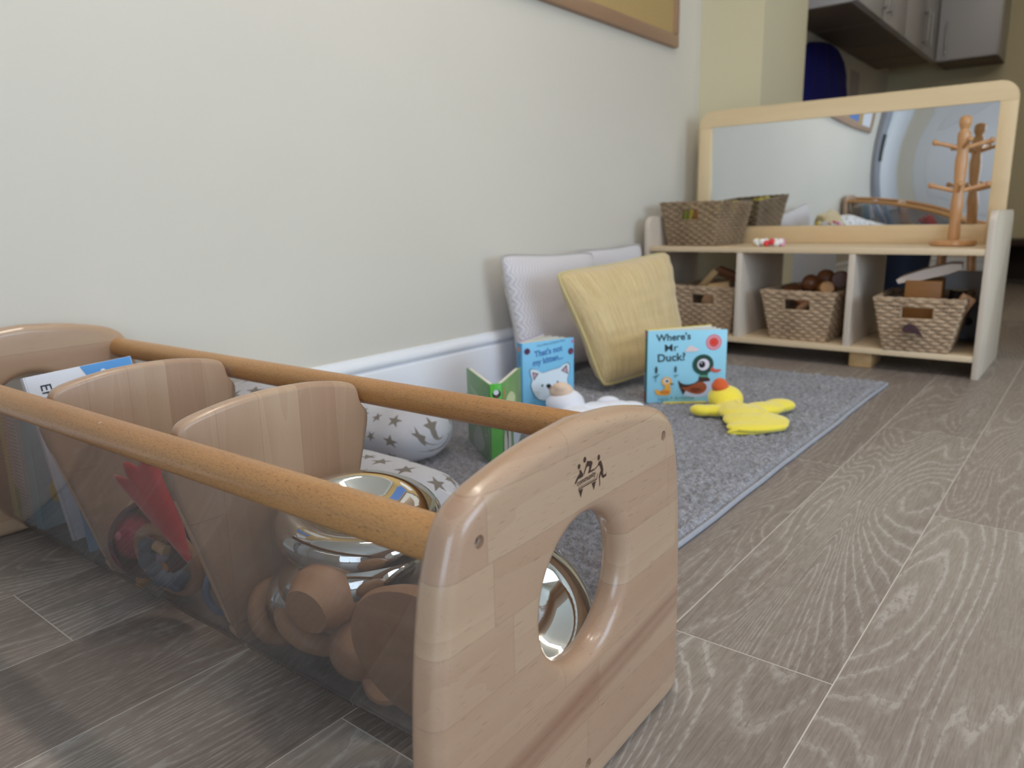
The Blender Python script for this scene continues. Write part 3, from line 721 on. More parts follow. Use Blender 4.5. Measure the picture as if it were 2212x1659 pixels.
# ---- far compartment: books
M_page = plain('page_white', (226, 222, 212), 0.7, var=0.03)
def flat_book(name, label, w_, h_, t_, cover, spine, M, group='picture books in the toy box', extra=None):
    """closed book: spine at local y=0 facing -y, covers facing +-x, height z"""
    b = thing(name, label, 'book', M=M, group=group)
    bm = nb(); box(bm, -t_/2, t_/2, 0, 0.0025, 0, h_, 0.0008); obj('spine', bm, spine, b)
    bm = nb(); box(bm, t_/2-0.002, t_/2, 0.0025, w_, 0, h_, 0.0006); obj('front_cover', bm, cover, b)
    bm = nb(); box(bm, -t_/2, -t_/2+0.002, 0.0025, w_, 0, h_, 0.0006); obj('back_cover', bm, cover, b)
    bm = nb(); box(bm, -t_/2+0.002, t_/2-0.002, 0.0026, w_-0.003, 0.003, h_-0.003); obj('pages', bm, M_page, b)
    return b
def check(name, c1, c2, s):
    m, nt, N, L, B = newmat(name); v = coords(N, L, (1, 1, 1))
    sp = N.new('ShaderNodeSeparateXYZ'); L.new(v, sp.inputs[0])
    a = mth(N, L, 'GREATER_THAN', mth(N, L, 'FRACT', mth(N, L, 'MULTIPLY', sp.outputs[2], s)), 0.45)
    b = mth(N, L, 'GREATER_THAN', mth(N, L, 'FRACT', mth(N, L, 'MULTIPLY', sp.outputs[0], s)), 0.45)
    L.new(mixc(N, L, mth(N, L, 'MULTIPLY', a, b), c1, c2), B.inputs['Base Color']); B.inputs['Roughness'].default_value = 0.5
    MATS[name] = m; return m
flat_book('picture_book', 'picture book with a yellow checked spine, farthest in the toy box', 0.13, 0.172, 0.020, plain('bk_yellow', (212, 196, 120), 0.5), check('check_yellow', (216, 206, 150), (178, 160, 84), 180), BM @ Matrix.Translation((-1.000, -0.064, 0.040)))
b = flat_book('picture_book', 'pink and green picture book beside the yellow checked one', 0.13, 0.180, 0.016, plain('bk_pink', (206, 176, 190), 0.5), plain('bk_pink', (206, 176, 190), 0.5), BM @ Matrix.Translation((-0.979, -0.064, 0.038)))
print_on('spine_print', b, (0, 0, 0), (1, 0, 0), (0, 0, 1), [('poly', (120, 160, 90), [(-0.0075, 0.002), (0.0075, 0.002), (0.0075, 0.05), (-0.0075, 0.06)]), ('poly', (200, 120, 90), [(0, 0.03), (0.007, 0.035), (0.007, 0.05)])])
flat_book('picture_book', 'picture book with a grey checked spine', 0.13, 0.188, 0.028, plain('bk_pale', (196, 200, 204), 0.5), check('check_grey', (206, 204, 206), (92, 90, 100), 175), BM @ Matrix.Translation((-0.953, -0.066, 0.038)))
b = flat_book('picture_book', 'pale blue picture book with a yellow dot on the cover', 0.135, 0.197, 0.020, plain('bk_lightblue', (150, 184, 200), 0.45), plain('bk_lightblue2', (140, 186, 200), 0.45), BM @ Matrix.Translation((-0.924, -0.060, 0.036)) @ Matrix.Rotation(0.12, 4, 'Z'))
print_on('cover_print', b, (0.010, 0, 0), (0, 1, 0), (0, 0, 1), [('ell', (214, 186, 90), (0.030, 0.055, 0.014, 0.020)), ('curve', (150, 140, 180), [(0.02, 0.15), (0.03, 0.17), (0.02, 0.18), (0.012, 0.165)])])
# tall white book leaning over the others
Mw = BM @ Matrix.Translation((-0.800, -0.064, 0.050)) @ Matrix.Rotation(-0.25, 4, 'Y') @ Matrix.Rotation(0.05, 4, 'X')
b = flat_book('picture_book', 'tall white picture book leaning in front, blue patch at its top', 0.150, 0.236, 0.010, plain('bk_white', (228, 230, 240), 0.4), plain('bk_white', (228, 230, 240), 0.4), Mw)
print_on('cover_print', b, (0.005, 0, 0), (0, 1, 0), (0, 0, 1), [('poly', (90, 160, 226), [(0.075, 0.2355), (0.149, 0.2355), (0.149, 0.06), (0.098, 0.12), (0.09, 0.20)]), ('ell', (230, 236, 246), (0.105, 0.222, 0.004, 0.004)), ('text', (40, 42, 60), 'Eri', 0.018, 0.222, 0.020, 0.0, -PI/2, 1.0)])
bm = nb(); box(bm, -0.0012, 0.0012, 0, 0.13, 0, 0.19)
place('paper_folder', bm, plain('folder_blue', (120, 164, 206), 0.5), 'thin sky blue folder slipped beside the far divider', 'folder', BM @ Matrix.Translation((-0.752, -0.064, 0.046)) @ Matrix.Rotation(-0.20, 4, 'Y'))

# ================================================================ RUG
RX0, RX1, RY0, RY1 = -1.345, -0.452, 0.735, 2.262
def rugmat():
    m, nt, N, L, B = newmat('grey_pile'); v = coords(N, L)
    n1 = ntex(N, L, v, 120, 3, 0.7); n2 = ntex(N, L, v, 6, 3); n3 = ntex(N, L, v, 380, 2)
    c = ramp(N, L, n1, [(0.30, (58, 58, 64)), (0.48, (118, 118, 126)), (0.68, (176, 176, 188))])
    c = mixc(N, L, 0.25, c, ramp(N, L, n2, [(0.35, (104, 104, 112)), (0.65, (156, 156, 166))]))
    c = mixc(N, L, 0.3, c, ramp(N, L, n3, [(0.35, (90, 84, 84)), (0.65, (206, 202, 206))]))
    L.new(c, B.inputs['Base Color']); B.inputs['Roughness'].default_value = 0.95; B.inputs['Sheen Weight'].default_value = 0.2
    bump(N, L, B, n1, 0.6, 0.006); return m
rg = thing('rug', 'grey shaggy rug with a pale bound edge', 'rug', (0, 0, 0))
bm = nb(); nx, ny = 260, 440; G = []
rnd = random.Random(11)
for j in range(ny+1):
    row = []
    for i in range(nx+1):
        x = RX0+(RX1-RX0)*i/nx; y = RY0+(RY1-RY0)*j/ny
        e = min(i, nx-i, j*1.0, ny-j)
        z = 0.004+min(1, e/3)*0.008
        z += (noise.noise(Vector((x*90, y*90, 0)))*0.0065+noise.noise(Vector((x*240, y*240, 3)))*0.0045)*min(1, e/3)
        wx = noise.noise(Vector((0, y*7, 5)))*0.003
        row.append(bm.verts.new((x+wx, y, max(0.001, z))))
    G.append(row)
for j in range(ny):
    for i in range(nx): bm.faces.new((G[j][i], G[j][i+1], G[j+1][i+1], G[j+1][i]))
o = obj('pile', bm, rugmat(), rg, 180)
bm = nb(); q = 0.004
tube(bm, [(x+noise.noise(Vector((x*3, y*7, 5)))*0.003, y, 0.0045) for x, y in [(RX1+q, RY0+(RY1-RY0)*k/60) for k in range(61)]+[(RX1+q-(RX1-RX0+2*q)*k/40, RY1+q) for k in range(41)]+[(RX0-q, RY1-(RY1-RY0)*k/60) for k in range(61)]+[(RX0-q+(RX1-RX0+2*q)*k/40, RY0-q) for k in range(41)]], 0.0045, 8, closed=True)
obj('bound_edge', bm, plain('rug_binding', (158, 160, 170), 0.8, var=0.05), rg)
RUGZ = 0.013

# ================================================================ STAR-PATTERNED FEEDING PILLOW
def starmat():
    m, nt, N, L, B = newmat('star_cotton'); uv = N.new('ShaderNodeUVMap'); uv.uv_map = 'UVMap'
    vo = N.new('ShaderNodeTexVoronoi'); vo.voronoi_dimensions = '2D'; vo.inputs['Scale'].default_value = 21; vo.inputs['Randomness'].default_value = 0.35
    L.new(uv.outputs[0], vo.inputs['Vector'])
    sc = N.new('ShaderNodeVectorMath'); sc.operation = 'SCALE'; sc.inputs['Scale'].default_value = 21; L.new(uv.outputs[0], sc.inputs[0])
    ps = N.new('ShaderNodeVectorMath'); ps.operation = 'SCALE'; ps.inputs['Scale'].default_value = 21; L.new(vo.outputs['Position'], ps.inputs[0])
    df = N.new('ShaderNodeVectorMath'); df.operation = 'SUBTRACT'; L.new(sc.outputs[0], df.inputs[0]); L.new(ps.outputs[0], df.inputs[1])
    sx = N.new('ShaderNodeSeparateXYZ'); L.new(df.outputs[0], sx.inputs[0])
    ln = N.new('ShaderNodeVectorMath'); ln.operation = 'LENGTH'; L.new(df.outputs[0], ln.inputs[0])
    wn = N.new('ShaderNodeTexWhiteNoise'); L.new(vo.outputs['Position'], wn.inputs['Vector'])
    th = mth(N, L, 'ADD', mth(N, L, 'ARCTAN2', sx.outputs[1], sx.outputs[0]), mth(N, L, 'MULTIPLY', wn.outputs['Value'], 1.2))
    q = mth(N, L, 'FRACT', mth(N, L, 'ADD', mth(N, L, 'DIVIDE', th, 2*PI/5), 10.0))
    a = mth(N, L, 'MULTIPLY', mth(N, L, 'ABSOLUTE', mth(N, L, 'SUBTRACT', q, 0.5)), 2*PI/5)
    e = mth(N, L, 'MULTIPLY', ln.outputs['Value'], mth(N, L, 'ADD', mth(N, L, 'COSINE', a), mth(N, L, 'MULTIPLY', mth(N, L, 'SINE', a), 2.87)))
    R_ = mth(N, L, 'ADD', 0.28, mth(N, L, 'MULTIPLY', wn.outputs['Value'], 0.08))
    inside = mth(N, L, 'LESS_THAN', e, R_)
    L.new(mixc(N, L, inside, (234, 234, 240), (138, 130, 118)), B.inputs['Base Color']); B.inputs['Roughness'].default_value = 0.85
    B.inputs['Sheen Weight'].default_value = 0.2
    t2 = coords(N, L); bump(N, L, B, ntex(N, L, t2, 18, 4), 0.35, 0.01); return m
bm = nb(); uvl2 = bm.loops.layers.uv.new('UVMap')
path = catmull([(-0.765, 0.715, 0), (-0.88, 0.715, 0), (-1.02, 0.700, 0), (-1.15, 0.715, 0.015), (-1.24, 0.78, 0.05), (-1.265, 0.88, 0.06), (-1.22, 0.975, 0.03), (-1.13, 1.000, 0.0), (-1.055, 1.005, 0)], 10)
n = len(path); SD = 36; rings_ = []; acc = 0; us = []
for i, p in enumerate(path):
    if i: acc += (path[i]-path[i-1]).length
    us.append(acc)
tot = acc; capn = 7; full = []
for i, p in enumerate(path):
    t = (path[min(i+1, n-1)]-path[max(i-1, 0)]).normalized(); full.append((p, t, 1.0, us[i]))
R0 = 0.088
start, end = full[0], full[-1]
pre = [(start[0]-start[1]*0.075*math.sin((capn-k)/capn*PI/2), start[1], max(0.02, math.cos((capn-k)/capn*PI/2)), -0.075*math.sin((capn-k)/capn*PI/2)) for k in range(capn)]
post = [(end[0]+end[1]*0.075*math.sin((k+1)/capn*PI/2), end[1], max(0.02, math.cos((k+1)/capn*PI/2)), tot+0.075*math.sin((k+1)/capn*PI/2)) for k in range(capn)]
full = pre+full+post
for p, t, s, u in full:
    nx_ = Vector((-t.y, t.x, 0)); ring_ = []
    f = u/tot; Rr = R0*(1+0.10*math.sin(PI*min(1, max(0, f))))
    for k in range(SD):
        a = 2*PI*k/SD; wr = 1+0.035*noise.noise(Vector((u*16, math.cos(a)*2, math.sin(a)*2)))
        zz = math.sin(a)*Rr*0.66*s*wr
        ring_.append(bm.verts.new(p+nx_*math.cos(a)*Rr*s*wr+Vector((0, 0, RUGZ+R0*0.60+(zz if zz > -R0*0.56 else -R0*0.56)))))
    rings_.append(ring_)
for i in range(len(rings_)-1):
    for k in range(SD):
        f = bm.faces.new((rings_[i][k], rings_[i][(k+1) % SD], rings_[i+1][(k+1) % SD], rings_[i+1][k]))
        for lp, (uu, kk) in zip(f.loops, ((full[i][3], k), (full[i][3], k+1), (full[i+1][3], k+1), (full[i+1][3], k))):
            lp[uvl2].uv = (uu+1, (kk/SD-0.25)*2*PI*R0*0.85*(full[i][2] if uu == full[i][3] else full[i+1][2])+2)
bm.faces.new(rings_[0][::-1]); bm.faces.new(rings_[-1])
o = obj('feeding_pillow', bm, starmat(), ang=180); tag(o, 'curved white feeding pillow printed with grey stars, lying on the rug', 'pillow')

# ================================================================ CUSHIONS
def cushion(name, label, C, T, mat, pipe, group=None, pinch=0.045, wr=0.006, seed=0, bulge=0.5):
    """C: corners (bottom-left, bottom-right, top-right, top-left); swells by T/2 both sides"""
    C = [Vector(c) for c in C]; n = 34
    Nn = (C[1]-C[0]).cross(C[3]-C[0]).normalized()
    root = thing(name, label, 'cushion', (C[0]+C[1])/2, group=group); bpy.context.view_layer.update()
    off = root.location
    def P(u, v):
        uu, vv = 2*u-1, 2*v-1
        u2 = u-pinch*uu*(1-vv*vv)-0.030*uu*(uu*vv)**6; v2 = v-pinch*vv*(1-uu*uu)-0.030*vv*(uu*vv)**6
        return C[0]*(1-u2)*(1-v2)+C[1]*u2*(1-v2)+C[2]*u2*v2+C[3]*(1-u2)*v2
    bm = nb(); uvl_ = bm.loops.layers.uv.new('UVMap'); grids = []
    for s in (-1, 1):
        Gd = []
        for j in range(n+1):
            row = []
            for i in range(n+1):
                u, v = i/n, j/n; uu, vv = 2*u-1, 2*v-1
                t = max(0, (1-uu**4)*(1-vv**4))**bulge*T/2
                p = P(u, v); nz = noise.noise(p*9+Vector((seed, s*3, 0)))*wr*(1 if t > 0 else 0)+noise.noise(Vector((u*3, v*14, seed)))*wr*0.6*(1 if t > 0 else 0)
                row.append(bm.verts.new(p+Nn*s*(t+nz)-off) if (s == -1 or (0 < i < n and 0 < j < n)) else grids[0][j][i])
            Gd.append(row)
        grids.append(Gd)
        for j in range(n):
            for i in range(n):
                f = bm.faces.new((Gd[j][i], Gd[j][i+1], Gd[j+1][i+1], Gd[j+1][i]))
                for lp, (a, b) in zip(f.loops, ((i, j), (i+1, j), (i+1, j+1), (i, j+1))): lp[uvl_].uv = (a/n, b/n)
    obj('cushion_cover', bm, mat, root, 180)
    k = 30; bd = [P(i/k, 0) for i in range(k)]+[P(1, i/k) for i in range(k)]+[P(1-i/k, 1) for i in range(k)]+[P(0, 1-i/k) for i in range(k)]
    bm = nb(); tube(bm, [b-off for b in bd], 0.0042, 8, closed=True); obj('piping', bm, pipe, root, 180)
    return root
def clothmat(name, c1, c2, kind):
    m, nt, N, L, B = newmat(name); uv = N.new('ShaderNodeUVMap'); uv.uv_map = 'UVMap'
    def mp(s):
        q = N.new('ShaderNodeMapping'); q.inputs['Scale'].default_value = s; L.new(uv.outputs[0], q.inputs[0]); return q.outputs[0]
    if kind == 'linen':
        n1 = ntex(N, L, mp((90, 3, 1)), 1, 3, 0.6); n2 = ntex(N, L, mp((300, 20, 1)), 1, 2)
        f = mth(N, L, 'ADD', mth(N, L, 'MULTIPLY', n1, 0.7), mth(N, L, 'MULTIPLY', n2, 0.3))
        L.new(ramp(N, L, f, [(0.35, c2), (0.62, c1)]), B.inputs['Base Color']); bump(N, L, B, f, 0.35, 0.003)
        B.inputs['Roughness'].default_value = 0.75; B.inputs['Sheen Weight'].default_value = 0.4
    else:   # zigzag quilting
        sp = N.new('ShaderNodeSeparateXYZ'); L.new(uv.outputs[0], sp.inputs[0])
        tri = mth(N, L, 'PINGPONG', sp.outputs[1], 0.05)
        f = mth(N, L, 'SINE', mth(N, L, 'MULTIPLY', mth(N, L, 'ADD', sp.outputs[0], mth(N, L, 'MULTIPLY', tri, 0.55)), 230))
        n2 = ntex(N, L, mp((5, 5, 1)), 1, 3)
        fm = mth(N, L, 'MULTIPLY', f, n2)
        L.new(ramp(N, L, mth(N, L, 'ADD', mth(N, L, 'MULTIPLY', fm, 0.6), 0.5), [(0.3, c2), (0.65, c1)]), B.inputs['Base Color']); bump(N, L, B, f, 0.3, 0.002)
        B.inputs['Roughness'].default_value = 0.8; B.inputs['Sheen Weight'].default_value = 0.6
    MATS[name] = m; return m
M_grey = clothmat('grey_quilted_velvet', (228, 221, 224), (206, 199, 204), 'zig')
M_mus = clothmat('mustard_linen', (222, 198, 150), (200, 170, 118), 'linen')
M_pipe1 = plain('piping_mustard', (206, 190, 136), 0.7); M_pipe2 = plain('piping_grey', (186, 180, 176), 0.8)
cushion('cushion', 'grey quilted cushion leaning on the wall, partly behind the mustard one', [(-1.265, 1.640, 0.028), (-1.265, 2.08, 0.028), (-1.315, 2.09, 0.372), (-1.315, 1.605, 0.388)], 0.085, M_grey, M_pipe2, 'grey cushions', 0.03, 0.004, 2)
cushion('cushion', 'second grey cushion leaning on the wall nearest the shelf unit', [(-1.310, 2.05, 0.030), (-1.300, 2.43, 0.030), (-1.335, 2.445, 0.388), (-1.335, 2.00, 0.380)], 0.06, M_grey, M_pipe2, 'grey cushions', 0.03, 0.004, 5)
cushion('cushion', 'mustard yellow linen cushion propped on the grey cushions', [(-1.030, 1.690, 0.028), (-0.965, 2.060, 0.032), (-1.080, 2.150, 0.375), (-1.155, 1.640, 0.338)], 0.125, M_mus, M_pipe1, None, 0.032, 0.008, 9, 0.55)

# ================================================================ BOOKS ON THE RUG (standing, fanned open)
def standing_book(label, loc, rz, w_, h_, cover_m, spine_m, spine_w, open_deg, thick=0.006, pages=3, back_m=None):
    """local: spine at origin facing -y, front cover runs along +x, the back cover opens away by open_deg"""
    b = thing('board_book', label, 'book', loc, rz)
    bm = nb(); box(bm, 0, w_, 0, 0.003, 0, h_, 0.001); obj('front_cover', bm, cover_m, b)
    bm = nb(); box(bm, 0.002, w_-0.004, 0.0032, 0.0032+thick, 0.0015, h_-0.0015, 0.0004); obj('pages', bm, M_page, b)
    R_ = Matrix.Translation((-0.001, spine_w, 0)) @ Matrix.Rotation(math.radians(open_deg), 4, 'Z')
    bm = nb(); box(bm, 0, w_, -0.003, 0, 0, h_, 0.001, M=R_); obj('back_cover', bm, back_m or cover_m, b)
    bm = nb(); box(bm, 0.002, w_-0.004, -0.0032-thick*0.5, -0.0032, 0.0015, h_-0.0015, 0.0004, M=R_); obj('pages', bm, M_page, b)
    for k in range(pages):
        Rk = Matrix.Translation((0, spine_w*0.5, 0)) @ Matrix.Rotation(math.radians(open_deg*(k+1)/(pages+1)), 4, 'Z')
        bm = nb(); box(bm, 0.004, w_-0.006, -0.0008, 0.0008, 0.0015, h_-0.0015, M=Rk); obj('page_leaf', bm, M_page, b)
    bm = nb(); box(bm, -0.003, 0, 0, spine_w, 0, h_, 0.001); obj('spine', bm, spine_m, b)
    return b
# duck book -------------------------------------------------
DW, DH = 0.200, 0.186
M_duckblue = plain('duck_cover_blue', (156, 216, 240), 0.4)
b = standing_book('pale blue board book showing a green-headed duck, standing open on the rug', (-0.8825, 1.662, RUGZ), math.radians(39.0), DW, DH, M_duckblue, plain('duck_spine_green', (24, 92, 80), 0.4), 0.019, 22, 0.006, 2, plain('duck_back_yellow', (226, 202, 60), 0.4))
def DC(u, v):
    a = (u-240)/1412; return (a*DW, (1-(v-(160-92*a))/1372)*DH)
def dpoly(col, pts, kind='curve'): return (kind, col, [DC(*p) for p in pts])
def dell(col, cu_, cv_, ru, rv, ro=0): c = DC(cu_, cv_); return ('ell', col, (c[0], c[1], ru/1412*DW, rv/1372*DH, ro))
INK = (26, 48, 58)
sh = [('text', INK, "Where's", *DC(395, 350), 0.0245, 0.0006, 0.05, 1.02), ('text', INK, 'Mr', *DC(535, 535), 0.026, 0.0002, 0.05, 1.16), ('text', INK, 'Duck?', *DC(415, 735), 0.0275, 0.0006, 0.05, 1.05)]
sh += [dell((226, 130, 150), 1415, 318, 140, 148), dell((240, 170, 180), 1415, 318, 112, 118), dell((214, 90, 100), 1415, 318, 88, 92), dell((232, 60, 30), 1412, 315, 58, 60)]
sh += [dpoly((238, 214, 216), [(905, 500), (950, 440), (1010, 395), (1080, 430), (1150, 460), (1120, 500), (1010, 510), (950, 518)])]
sh += [dpoly((196, 204, 226), [(900, 1330), (1000, 1370), (1180, 1375), (1330, 1330), (1420, 1220), (1410, 1080), (1330, 1010), (1180, 1060), (1000, 1200)])]
sh += [dpoly((62, 38, 36), [(800, 1070), (860, 1120), (960, 1140), (1080, 1110), (1160, 1050), (1180, 980), (1330, 985), (1370, 1050), (1250, 1080), (1100, 1170), (960, 1230), (900, 1330), (850, 1250), (815, 1160)])]
sh += [dpoly((158, 76, 40), [(860, 1200), (960, 1190), (1080, 1130), (1190, 1075), (1290, 1110), (1315, 1190), (1270, 1270), (1170, 1315), (1040, 1300), (930, 1250)])]
sh += [dpoly((120, 50, 24), [(1010, 1215), (1120, 1190), (1210, 1210), (1180, 1260), (1080, 1280)]), dpoly((90, 150, 120), [(1185, 985), (1180, 930), (1330, 925), (1328, 985)], 'poly')]
sh += [dell((26, 72, 62), 1235, 745, 188, 192), dpoly((26, 72, 62), [(1130, 870), (1330, 860), (1325, 940), (1190, 945)], 'poly')]
sh += [dell((232, 222, 236), 1240, 745, 108, 110), dell((16, 20, 26), 1215, 745, 58, 66), dell((240, 240, 246), 1205, 715, 12, 14)]
sh += [dpoly((206, 92, 76), [(1400, 780), (1450, 820), (1565, 825), (1500, 880), (1420, 880), (1370, 850)])]
sh += [dell((40, 52, 56), 400, 885, 22, 70), dell((50, 64, 66), 745, 855, 20, 62), ('poly', (60, 120, 120), [DC(340, 1020), DC(470, 950), DC(400, 1040), DC(395, 1120), DC(385, 1120), DC(388, 1040)]), ('poly', (60, 120, 120), [DC(690, 980), DC(820, 950), DC(750, 990), DC(745, 1020), DC(738, 1020), DC(738, 985)])]
sh += [dpoly((232, 166, 60), [(385, 1260), (480, 1280), (550, 1240), (570, 1170), (640, 1160), (665, 1240), (660, 1320), (600, 1360), (450, 1365), (400, 1330)]), dell((236, 176, 76), 590, 1095, 92, 88), dell((226, 216, 220), 590, 1085, 50, 52), dell((20, 20, 26), 595, 1088, 22, 26), dpoly((120, 70, 50), [(660, 1115), (730, 1140), (660, 1160)], 'poly'), dell((214, 124, 36), 560, 1300, 90, 36)]
sh += [('text', (60, 120, 140), 'Ingela P Arrhenius', *DC(440, 1470), 0.0125, 0.0, 0.03), dpoly((92, 160, 160), [(900, 1400), (1100, 1370), (1400, 1360), (1650, 1370), (1650, 1490), (900, 1510)], 'poly')][:1]
print_on('cover_print', b, (0, 0, 0), (1, 0, 0), (0, 0, 1), sh)
# spine bands, facing -x in book space
print_on('spine_print', b, (-0.003, 0.019, 0), (0, -1, 0), (0, 0, 1), [('poly', (196, 96, 120), [(0.001, DH-0.018), (0.018, DH-0.018), (0.018, DH-0.002), (0.001, DH-0.002)]), ('poly', (110, 150, 170), [(0.001, 0.028), (0.018, 0.028), (0.018, 0.08), (0.001, 0.08)]), ('poly', (176, 60, 76), [(0.001, 0.002), (0.018, 0.002), (0.018, 0.028), (0.001, 0.028)]), ('text', (230, 224, 200), "Where's", 0.006, 0.155, 0.010, 0.0, -PI/2)])
bm = nb(); box(bm, 0.04, 0.15, -0.012, -0.002, 0.0, 0.003, 0.001); obj('flap', bm, MATS['duck_back_yellow'], b)
# kitten book ------------------------------------------------
KW, KH = 0.152, 0.178
M_kblue = plain('kitten_cover_blue', (128, 198, 236), 0.4)
b = standing_book('sky blue board book with a white kitten face, standing open by the cushions', (-1.063, 1.380, RUGZ), math.radians(70.5), KW, KH, M_kblue, plain('kitten_spine_blue', (84, 150, 190), 0.4), 0.022, 32, 0.008, 3, plain('kitten_back', (150, 130, 190), 0.4))
def KC(u, v):
    a = (u-600)/525; return (a*KW, (1-(v-(270-64*a))/745)*KH)
def kc(col, pts, kind='curve'): return (kind, col, [KC(*p) for p in pts])
def ke(col, a, b_, ru, rv, ro=0): c = KC(a, b_); return ('ell', col, (c[0], c[1], ru/525*KW, rv/745*KH, ro))
KT = (74, 130, 190)
sh = [('text', (50, 90, 130), 'Fiona Watt and Rachel Wells', *KC(745, 305), 0.0070, 0.0, 0.08), ('text', KT, "That's not", *KC(720, 410), 0.0205, 0.0007, 0.10, 0.98), ('text', KT, 'my kitten...', *KC(700, 500), 0.0205, 0.0007, 0.10, 0.98)]
sh += [ke((96, 50, 90), 645, 350, 30, 32), ke((60, 40, 80), 645, 350, 12, 14), ke((96, 50, 90), 1090, 350, 28, 34), ke((150, 60, 70), 1095, 352, 12, 14), ke((180, 130, 180), 1110, 245, 16, 18)]
def grow(pts, c, k): return [(c[0]+(p[0]-c[0])*k, c[1]+(p[1]-c[1])*k) for p in pts]
face = [(680, 700), (690, 640), (672, 560), (685, 532), (740, 540), (790, 570), (880, 545), (970, 520), (1010, 490), (1050, 475), (1072, 500), (1068, 570), (1050, 640), (1055, 720), (1010, 800), (930, 845), (850, 860), (760, 845), (710, 790)]
sh += [kc((60, 100, 130), grow(face, (870, 680), 1.035)), kc((224, 236, 246), face)]
sh += [kc((70, 60, 60), [(690, 560), (755, 575), (705, 650)], 'poly'), kc((206, 160, 180), [(700, 572), (740, 580), (706, 630)], 'poly'), kc((70, 60, 60), [(985, 550), (1045, 490), (1058, 590)], 'poly'), kc((206, 160, 180), [(1000, 550), (1040, 510), (1046, 578)], 'poly')]
sh += [ke((50, 60, 70), 790, 702, 10, 14), ke((50, 60, 70), 948, 672, 10, 14), kc((190, 70, 100), [(845, 725), (905, 710), (900, 745), (875, 758)])]
for i_ in range(3): sh += [kc((70, 80, 90), [(760, 770+i_*22), (690, 765+i_*30), (690, 768+i_*30), (760, 773+i_*22)], 'poly')]
sh += [kc((60, 70, 80), [(872, 750), (878, 750), (872, 800), (868, 800)], 'poly')]
print_on('cover_print', b, (0, 0, 0), (1, 0, 0), (0, 0, 1), sh)
print_on('spine_print', b, (-0.003, 0.022, 0), (0, -1, 0), (0, 0, 1), [('ell', (214, 130, 100), (0.011, KH-0.015, 0.006, 0.006)), ('text', (40, 90, 140), "That's not my kitten...", 0.007, 0.15, 0.0105, 0.0, -PI/2)])
# green book ---------------------------------------------------
GH = 0.160
g1 = plain('green_cover', (96, 140, 84), 0.45, var=0.18, bs=14); g2 = plain('green_spine', (84, 182, 50), 0.4)
b = thing('board_book', 'small green board book opened wide with its spine to the front', 'book', (-0.8905, 1.070, RUGZ), math.radians(58))
bm = nb(); box(bm, -0.012, 0.012, -0.003, 0, 0, GH, 0.001); obj('spine', bm, g2, b)
bpy.context.view_layer.update()
def wing(side, dx, dy, L_, mat, nm):
    s = side; ang = math.atan2(dy, dx)-math.radians(58)
    R_ = Matrix.Translation((s*0.012, 0, 0)) @ Matrix.Rotation(ang, 4, 'Z')
    y0, y1 = (-0.003, 0) if s > 0 else (0, 0.003)
    bm = nb(); box(bm, 0, L_, y0, y1, 0, GH, 0.001, M=R_); obj(nm, bm, mat, b)
    y0, y1 = (0.0003, 0.008) if s > 0 else (-0.008, -0.0003)
    bm = nb(); box(bm, 0.002, L_-0.004, y0, y1, 0.0015, GH-0.0015, 0.0005, M=R_); obj('pages', bm, M_page, b)
    return R_
RL = wing(-1, -0.145, 0.100, 0.172, g1, 'back_cover')
RR_ = wing(1, -0.066, 0.142, 0.158, plain('green_cover_b', (120, 160, 96), 0.45, var=0.22, bs=16), 'front_cover')
print_on('spine_print', b, (-0.012, -0.003, 0), (1, 0, 0), (0, 0, 1), [('ell', (20, 24, 30), (0.013, GH-0.020, 0.0085, 0.008)), ('ell', (226, 226, 230), (0.012, GH-0.017, 0.0055, 0.005)), ('ell', (110, 70, 60), (0.013, GH-0.026, 0.004, 0.003)), ('ell', (190, 90, 110), (0.013, 0.011, 0.003, 0.003))])
Of = RR_ @ Vector((0, -0.003, 0)); Uf = RR_.to_3x3() @ Vector((1, 0, 0))
print_on('cover_print', b, Of, Uf, (0, 0, 1), [('ell', (222, 120, 60), (0.008, 0.137, 0.004, 0.011)), ('curve', (206, 214, 160), [(0.02, 0.12), (0.06, 0.13), (0.10, 0.11), (0.06, 0.09)]), ('curve', (224, 230, 244), [(0.08, 0.05), (0.14, 0.07), (0.15, 0.02), (0.09, 0.0015)]), ('curve', (226, 224, 206), [(0.004, 0.055), (0.045, 0.065), (0.055, 0.03), (0.05, 0.003), (0.004, 0.003)]), ('curve', (24, 24, 26), [(0.020, 0.060), (0.032, 0.058), (0.034, 0.03), (0.028, 0.008), (0.022, 0.012), (0.026, 0.034)])])
Ol = RL @ Vector((0, 0.003, 0)); Ul = RL.to_3x3() @ Vector((1, 0, 0))
print_on('cover_print', b, RL @ Vector((0.172, 0.003, 0)), -Ul, (0, 0, 1), [('curve', (132, 164, 120), [(0.02, 0.13), (0.09, 0.10), (0.15, 0.075), (0.10, 0.12)]), ('curve', (150, 160, 150), [(0.05, 0.03), (0.10, 0.06), (0.14, 0.03), (0.10, 0.005), (0.06, 0.004)])])

